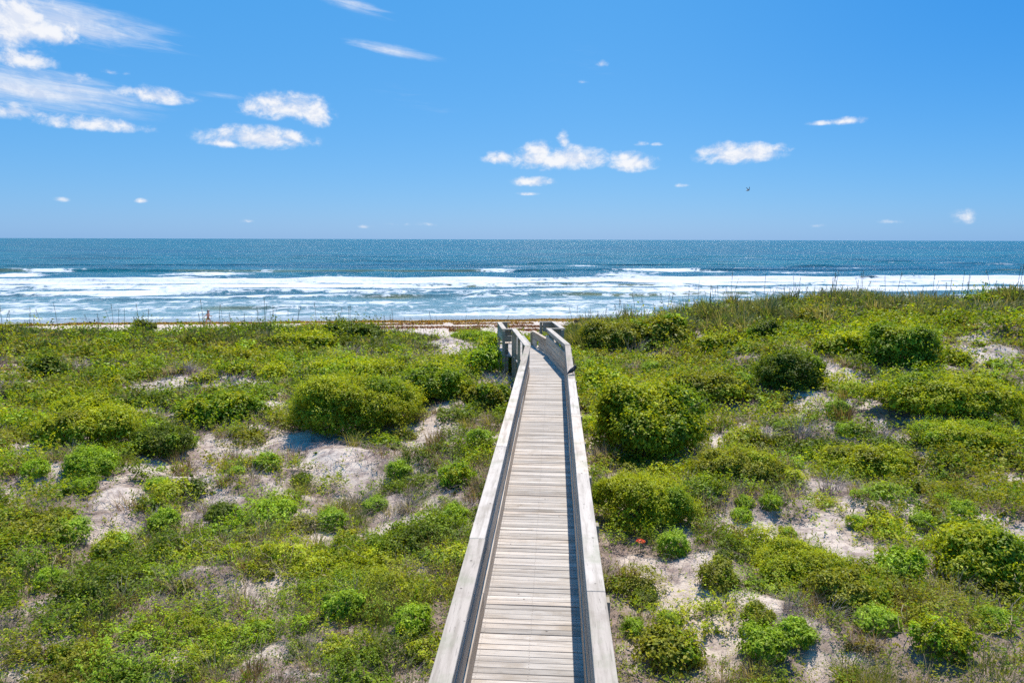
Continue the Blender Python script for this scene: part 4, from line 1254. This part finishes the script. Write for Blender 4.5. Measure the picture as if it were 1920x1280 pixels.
def build_person():
    d = ray(391, 611)
    dh = d[:2] / np.linalg.norm(d[:2])
    D = 78.0
    x, y = dh * D
    root = empty("person", (x, y, hz(x, y)), "person in pink swimwear and dark cap striding along the beach by the wrack line", "person", rz=0.06)
    skin = plain("walker_skin", (0.58, 0.31, 0.21), 0.5)  # the walker's own warm skin tone, slightly mottled
    suit = plain("pink_swimwear", (0.60, 0.14, 0.15), 0.7)
    short = plain("olive_shorts", (0.20, 0.15, 0.06), 0.8)
    hair = plain("dark_hair", (0.035, 0.022, 0.018), 0.6)
    capm = plain("pale_cap", (0.62, 0.60, 0.58), 0.7)
    brim = plain("dark_brim", (0.03, 0.03, 0.035), 0.6)
    # walks towards +x : front leg (far) +x, back leg -x ; y is depth
    V = [(0, 0, .92), (0.01, 0, 1.06), (0.03, 0, 1.22), (0.05, 0, 1.38), (0.065, 0, 1.46), (0.08, 0, 1.52), (0.10, 0, 1.60), (0.10, 0, 1.68),
         (0.0, -.09, .88), (-.16, -.10, .53), (-.42, -.10, .22), (-.47, -.10, .10), (-.38, -.10, .05),
         (0.0, .09, .88), (.20, .10, .53), (.27, .10, .14), (.28, .10, .06), (.41, .10, .05),
         (.04, -.17, 1.37), (-.16, -.21, 1.16), (-.36, -.22, .97), (-.43, -.22, .91),
         (.05, .17, 1.37), (.03, .21, 1.10), (.25, .19, 1.08), (.33, .18, 1.08)]
    E = [(0, 1), (1, 2), (2, 3), (3, 4), (4, 5), (5, 6), (6, 7), (0, 8), (8, 9), (9, 10), (10, 11), (11, 12), (0, 13), (13, 14), (14, 15), (15, 16), (16, 17),
         (3, 18), (18, 19), (19, 20), (20, 21), (3, 22), (22, 23), (23, 24), (24, 25)]
    Rr = [(.13, .15), (.11, .13), (.12, .14), (.11, .15), (.06, .06), (.055, .055), (.095, .08), (.085, .075),
          .10, .065, .05, .04, .035, .10, .068, .05, .042, .035, .06, .042, .033, .03, .06, .042, .033, .03]
    skin_obj("body", V, E, Rr, skin, root)
    # five fingers a hand
    for (w, dirv) in (((-.43, -.22, .91), (-.7, 0, -.7)), ((.33, .18, 1.08), (1, 0, -.05))):
        dv = Vector(dirv).normalized(); sd = Vector((0, 1, 0))
        vs = []; es = []; rs = []
        for k in range(5):
            off = (k - 2) * 0.018; l = (.055, .085, .09, .08, .06)[k]
            a = Vector(w) + sd * off * 0.7; b = a + dv * l * .55 + sd * off * .3; c2 = a + dv * l + Vector((0, 0, -.018))
            i = len(vs); vs += [tuple(a), tuple(b), tuple(c2)]; es += [(i, i + 1), (i + 1, i + 2)]; rs += [.011, .009, .007]
        o = skin_obj("fingers", vs, es, rs, skin, root, 1)
        for i in range(0, len(vs), 3): o.data.skin_vertices[0].data[i].use_root = True
    skin_obj("swim_top", [(0.025, 0, 1.17), (0.05, 0, 1.36)], [(0, 1)], [(.137, .16), (.125, .168)], suit, root, 2)
    skin_obj("shorts", [(0.005, 0, 1.03), (0, 0, .93), (-.01, -.09, .86), (-.09, -.10, .68), (-.01, .09, .86), (.11, .10, .69)], [(0, 1), (1, 2), (2, 3), (1, 4), (4, 5)],
             [(.118, .14), (.145, .165), .112, .088, .112, .09], short, root, 2)
    skin_obj("hair", [(.085, 0, 1.70), (.03, 0, 1.63), (0.0, 0, 1.52), (-.02, 0, 1.40)], [(0, 1), (1, 2), (2, 3)], [.08, .085, .06, .03], hair, root, 2)
    ellipsoid("cap", (.10, 0, 1.695), (.115, .10, .085), capm, root, 1.685)
    bm = bmesh.new(); bmesh.ops.create_uvsphere(bm, u_segments=16, v_segments=8, radius=1)
    for v in bm.verts: v.co = Vector((.22 + v.co.x * .09, v.co.y * .085, 1.685 + v.co.z * .012 - .25 * max(0, v.co.x) * .05))
    bm_obj("cap_brim", bm, brim, root, 0)
    # face
    ellipsoid("nose", (.198, 0, 1.625), (.02, .014, .02), skin, root)
    for s in (-1, 1):
        ellipsoid("eye", (.178, s * .034, 1.648), (.012, .013, .009), brim, root)
        ellipsoid("ear", (.10, s * .085, 1.63), (.02, .012, .032), skin, root)
    ellipsoid("mouth", (.182, 0, 1.58), (.012, .024, .007), suit, root)
build_person()

def build_birds():
    blk = plain("black_plumage", (0.018, 0.017, 0.020), 0.45, 0.5)
    beak = plain("dark_beak", (0.03, 0.028, 0.025), 0.4)
    # perched on the right railing, head towards the sea on the right, tail down to the left
    y = 16.15
    root = empty("perched_bird", (0.455, y, 1.001), "small black bird perched on the right railing near the bend", "bird", rz=0.5)
    V = [(-.03, 0, .10), (.02, 0, .14), (.06, 0, .185), (.085, 0, .225), (-.09, 0, .065), (-.17, 0, .02)]
    skin_obj("body", V, [(0, 1), (1, 2), (2, 3), (0, 4), (4, 5)], [(.048, .05), (.05, .052), .036, .036, .028, (.022, .010)], blk, root)
    for s in (-1, 1):
        skin_obj("wing", [(.03, s * .048, .145), (-.04, s * .052, .10), (-.12, s * .035, .05)], [(0, 1), (1, 2)], [(.012, .035), (.012, .035), (.006, .012)], blk, root, 1)
        skin_obj("leg", [(-.01, s * .02, .07), (.0, s * .02, .03), (.0, s * .02, .004), (.03, s * .02, .003)], [(0, 1), (1, 2), (2, 3)], [.008, .005, .005, .004], beak, root, 1)
    skin_obj("beak", [(.11, 0, .225), (.15, 0, .222)], [(0, 1)], [.012, .004], beak, root, 1)
    # one in flight high over the water
    d = ray(1402.5, 357); p = CAM + d * 75
    root = empty("flying_bird", p, "tiny dark bird flying alone in the open sky at right", "bird", rz=0.3)
    skin_obj("body", [(0, 0, 0), (.12, 0, .03), (.19, 0, .05), (-.14, 0, -.02), (-.24, 0, -.03)], [(0, 1), (1, 2), (0, 3), (3, 4)], [.06, .055, .035, .04, (.03, .012)], blk, root)
    for s in (-1, 1):
        skin_obj("wing", [(.02, s * .05, .03), (.03, s * .16, .15), (0, s * .24, .27), (-.07, s * .30, .33)], [(0, 1), (1, 2), (2, 3)], [(.05, .015), (.05, .012), (.035, .01), (.012, .006)], blk, root, 1)
build_birds()

# ------------------------------------------------------------------ flowers and dry stalks
def build_flowers():
    red = plain("orange_red_petal", (0.75, 0.07, 0.02), 0.5); stem = plain("green_stem", (0.12, 0.13, 0.05), 0.7)
    p = ground(1200, 1037)
    root = empty("red_flower", p, "single orange red flower at the shaded foot of the round shrub by the right railing", "flower")
    hh = 0.22
    mesh_obj("stem", tubes_mesh("stem", [(np.array([[0, 0, -.05], [.01, 0, hh * .5], [0, .01, hh]]), .007, .005)], stem), root)
    rg = np.random.default_rng(5); m = 40
    a = rg.uniform(0, 6.28, m); q = 0.075 * np.sqrt(rg.random(m))
    P = np.stack([np.cos(a) * q, np.sin(a) * q, hh + 0.05 - q * 0.5 + rg.normal(size=m) * .006], -1)
    N = unit(np.stack([np.cos(a) * .5, np.sin(a) * .5, np.ones(m)], -1))
    V = leaf_verts(P, N, np.full(m, .055), .5, rg)
    mesh_obj("bloom", quads_mesh("bloom", V.reshape(-1, 3), np.arange(m * 4).reshape(m, 4), None, red), root)
    dk = (0.07, 0.05, 0.045)
    def stalk(px, py, top, lab, head=0.05):
        g = ground(px, py); dd = ray(px, top); t = g[1] / dd[1]; h = CAM[2] + dd[2] * t - g[2]
        root = empty("dry_flower_stalk", g, lab, "dry flower", "dry flower stalks on the dune")
        mesh_obj("stem", tubes_mesh("stem", [(np.array([[0, 0, -.05], [.012, 0, h * .5], [0, .01, h]]), max(.008, .0007 * g[1]), .006)], M_DRY, (0.12, 0.09, 0.07)), root)
        m = 70; P = unit(rg.normal(size=(m, 3))) * np.array([head * 1.3, head * 1.3, head * .7]) * rg.uniform(.5, 1, (m, 1)) + np.array([0, 0.01, h])
        V = leaf_verts(P, unit(rg.normal(size=(m, 3))), np.full(m, head * .8), .4, rg)
        mesh_obj("seed_head", quads_mesh("seed_head", V.reshape(-1, 3), np.arange(m * 4).reshape(m, 4), np.tile(np.array(dk), (m * 4, 1)), M_DRY), root)
    stalk(1461, 1066, 1012, "tall dry stalk with a flat dark head on the sand flat at right")
    stalk(1467, 1066, 1020, "shorter thin dry stalk right beside the tall one on the sand flat", 0.03)
    stalk(1530, 1088, 1055, "dry stalk with a dark head behind the wide olive shrub", 0.045)
    stalk(1546, 1082, 1046, "dry stalk with a dark head right of another behind the wide olive shrub", 0.04)
    stalk(1080, 640, 602, "dark red brown seed head rising beside the lookout against the beach", 0.11)
build_flowers()

# ------------------------------------------------------------------ light and sky
SUN = np.array([0.10, 0.485, 1.0]); SUN /= np.linalg.norm(SUN)
sun = bpy.data.lights.new("sun", "SUN"); sun.energy = 5.0; sun.angle = R(0.53); sun.color = (1.0, 0.94, 0.85)
so = bpy.data.objects.new("sun", sun); C.objects.link(so); so.location = (10, 40, 90)
so.rotation_euler = Vector(SUN).to_track_quat("Z", "Y").to_euler()

CLOUD = [  # px, py, rx, ry, strength
    (30, 46, 75, 44, 1.15), (85, 62, 50, 28, 0.95), (12, 62, 50, 34, 1.05), (125, 52, 40, 16, .7), (38, 114, 42, 22, .9), (25, 210, 60, 15, .75), (75, 215, 30, 10, .6), (175, 234, 82, 14, .8), (230, 236, 26, 9, .7),
    (283, 182, 60, 15, .8), (262, 174, 28, 14, .8), (205, 136, 16, 6, .5), (240, 139, 12, 5, .4), (155, 150, 18, 10, .5),
    (535, 205, 72, 26, 1.0), (595, 216, 30, 30, .95), (510, 192, 40, 16, .9), (483, 262, 92, 22, 1.0), (425, 270, 40, 10, .9), (545, 258, 34, 14, .9),
    (1040, 300, 95, 26, 1.05), (1080, 300, 60, 24, 1.0), (1012, 284, 38, 18, 1.0), (1055, 266, 12, 20, .7), (938, 298, 34, 14, .9), (1190, 308, 44, 20, .95), (1170, 295, 26, 14, .9),
    (1385, 293, 70, 20, 1.05), (1340, 285, 32, 16, .85), (1420, 285, 34, 16, .95), (1462, 280, 24, 10, .6), (1372, 278, 18, 14, .8),
    (998, 342, 40, 11, .85), (988, 364, 24, 4, .6), (1590, 228, 36, 8, .7), (1550, 231, 36, 5, .45), (1128, 121, 12, 8, .7), (1092, 154, 14, 4, .4),
    (1808, 408, 20, 15, .55), (265, 377, 12, 5, .6), (115, 375, 12, 5, .4), (1202, 270, 14, 5, .5), (1232, 271, 12, 4, .4), (1275, 348, 20, 5, .4),
    (1520, 423, 22, 5, .35), (1668, 416, 22, 5, .3), (685, 425, 18, 5, .3), (780, 421, 55, 5, .3), (460, 415, 14, 4, .3),
]
WISP = [  # px, py, rx, ry, tilt, strength
    (120, 34, 165, 32, 0.10, 1.05), (60, 168, 178, 34, 0.06, 1.1), (736, 95, 84, 10, 0.13, 1.05), (665, 10, 75, 16, 0.2, .7), (420, 180, 60, 6, 0.03, .45), (790, 190, 120, 30, 0.3, .25), (1100, 120, 90, 40, 0.1, .2),
]
def azel(px, py):
    d = ray(px, py)
    return math.atan2(d[0], d[1]), math.asin(d[2])

# grading of the sky radiance: clean maritime air is bluer at the horizon than the model's
SKY_R = (0.5, 30.0, 0.03, 13.0)
SKY_G = (0.5, 30.0, 2.17, 15.1)
SKY_B = (2.0, 30.0, 6.4, 17.4)
def build_world():
    W = bpy.data.worlds.new("World"); S.world = W; W.use_nodes = True
    nt = W.node_tree; nt.nodes.clear()
    out = nt.nodes.new("ShaderNodeOutputWorld")
    sky = nd(nt, "ShaderNodeTexSky", sky_type="NISHITA", sun_disc=False)
    sky.sun_elevation = math.asin(SUN[2]); sky.sun_rotation = math.atan2(SUN[0], SUN[1])
    sky.altitude = 0; sky.air_density = 1.0; sky.dust_density = 0.3; sky.ozone_density = 3.0
    sc3 = nd(nt, "ShaderNodeSeparateColor", ins={0: sky.outputs[0]})
    base = nd(nt, "ShaderNodeCombineColor", ins={0: mr(nt, sc3.outputs[0], SKY_R[0], SKY_R[1], SKY_R[2], SKY_R[3], False), 1: mr(nt, sc3.outputs[1], SKY_G[0], SKY_G[1], SKY_G[2], SKY_G[3], False),
                                              2: mr(nt, sc3.outputs[2], SKY_B[0], SKY_B[1], SKY_B[2], SKY_B[3], False)}).outputs[0]
    g = nd(nt, "ShaderNodeTexCoord").outputs["Generated"]
    sx = nd(nt, "ShaderNodeSeparateXYZ", ins={0: g})
    az = mth(nt, "ARCTAN2", sx.outputs[0], sx.outputs[1]); el = mth(nt, "ARCSINE", sx.outputs[2])
    ae = nd(nt, "ShaderNodeCombineXYZ", ins={0: az, 1: el, 2: 0.0}).outputs[0]
    side = mth(nt, "MULTIPLY", mr(nt, az, 0.0, 0.65), mr(nt, el, 0.0, 0.30, 0.35, 1.0))
    base = vm(nt, "MULTIPLY", base, mix(nt, side, (1, 1, 1), (0.52, 0.80, 0.95))).outputs[0]
    def masks(items, wisp):
        acc = None
        for it in items:
            px, py, rx, ry = it[:4]; st = it[-1]
            a, e = azel(px, py); k = FPX * math.cos(e) * 1.05
            v = vm(nt, "SUBTRACT", ae, (a, e, 0)).outputs[0]
            if wisp:
                v = nd(nt, "ShaderNodeVectorRotate", rotation_type="Z_AXIS", ins={"Vector": v, "Angle": math.atan(it[4])}).outputs[0]
            v = vm(nt, "MULTIPLY", v, (k / rx, k / ry, 0)).outputs[0]
            if not wisp:
                v = vm(nt, "MAXIMUM", v, vm(nt, "MULTIPLY", v, (-1, -1.5, 0)).outputs[0]).outputs[0]
            ln = nd(nt, "ShaderNodeVectorMath", operation="LENGTH", ins={0: v}).outputs["Value"]
            q = mth(nt, "MULTIPLY", mth(nt, "SUBTRACT", 1.35, ln), st)
            acc = q if acc is None else mth(nt, "MAXIMUM", acc, q)
        return acc
    na = noise(nt, vm(nt, "MULTIPLY", ae, (34, 44, 1)).outputs[0], 1.0, 10, 0.64, 0.25)
    nb = noise(nt, vm(nt, "MULTIPLY", nd(nt, "ShaderNodeVectorRotate", rotation_type="Z_AXIS", ins={"Vector": ae, "Angle": 0.09}).outputs[0], (11, 95, 1)).outputs[0], 1.0, 9, 0.66, 0.5)
    nl = noise(nt, vm(nt, "MULTIPLY", vm(nt, "ADD", ae, (0.003, 0.009, 0)).outputs[0], (34, 44, 1)).outputs[0], 1.0, 10, 0.64, 0.25)
    relief = mr(nt, mth(nt, "SUBTRACT", na, nl), -0.10, 0.09)
    cu = masks(CLOUD, False); wi = masks(WISP, True)
    dn = mth(nt, "ADD", cu, mth(nt, "MULTIPLY", mth(nt, "SUBTRACT", na, 0.5), 2.6))
    d1 = mr(nt, dn, 0.05, 1.15)
    d1 = mth(nt, "MULTIPLY", d1, mr(nt, cu, 0.0, 0.30))
    dw = mth(nt, "ADD", wi, mth(nt, "MULTIPLY", mth(nt, "SUBTRACT", nb, 0.5), 2.0))
    d2 = mth(nt, "MULTIPLY", mth(nt, "MULTIPLY", mr(nt, dw, 0.2, 1.7), mr(nt, wi, 0.0, 0.6)), 0.85)
    dens = mth(nt, "MAXIMUM", mth(nt, "MULTIPLY", d1, 0.90), d2)
    shade = mth(nt, "ADD", mth(nt, "MULTIPLY", relief, 0.75), mth(nt, "MULTIPLY", mr(nt, dn, 0.4, 1.4), 0.25))
    lp = mix(nt, shade, (7.0, 7.5, 8.7), (9.5, 9.4, 9.4))
    colr = mix(nt, dens, base, lp)
    bg = nd(nt, "ShaderNodeBackground", ins={"Color": colr, "Strength": 0.1})
    nt.links.new(bg.outputs[0], out.inputs[0])
build_world()

S.view_settings.view_transform = "Standard"
S.view_settings.look = "None"
S.view_settings.exposure = 0.08
S.view_settings.gamma = 1.0
S.render.engine = "CYCLES"
S.cycles.max_bounces = 6
S.cycles.diffuse_bounces = 2
S.cycles.glossy_bounces = 2
S.cycles.transmission_bounces = 4
S.cycles.transparent_max_bounces = 4
S.cycles.use_denoising = False
S.cycles.sample_clamp_indirect = 4.0
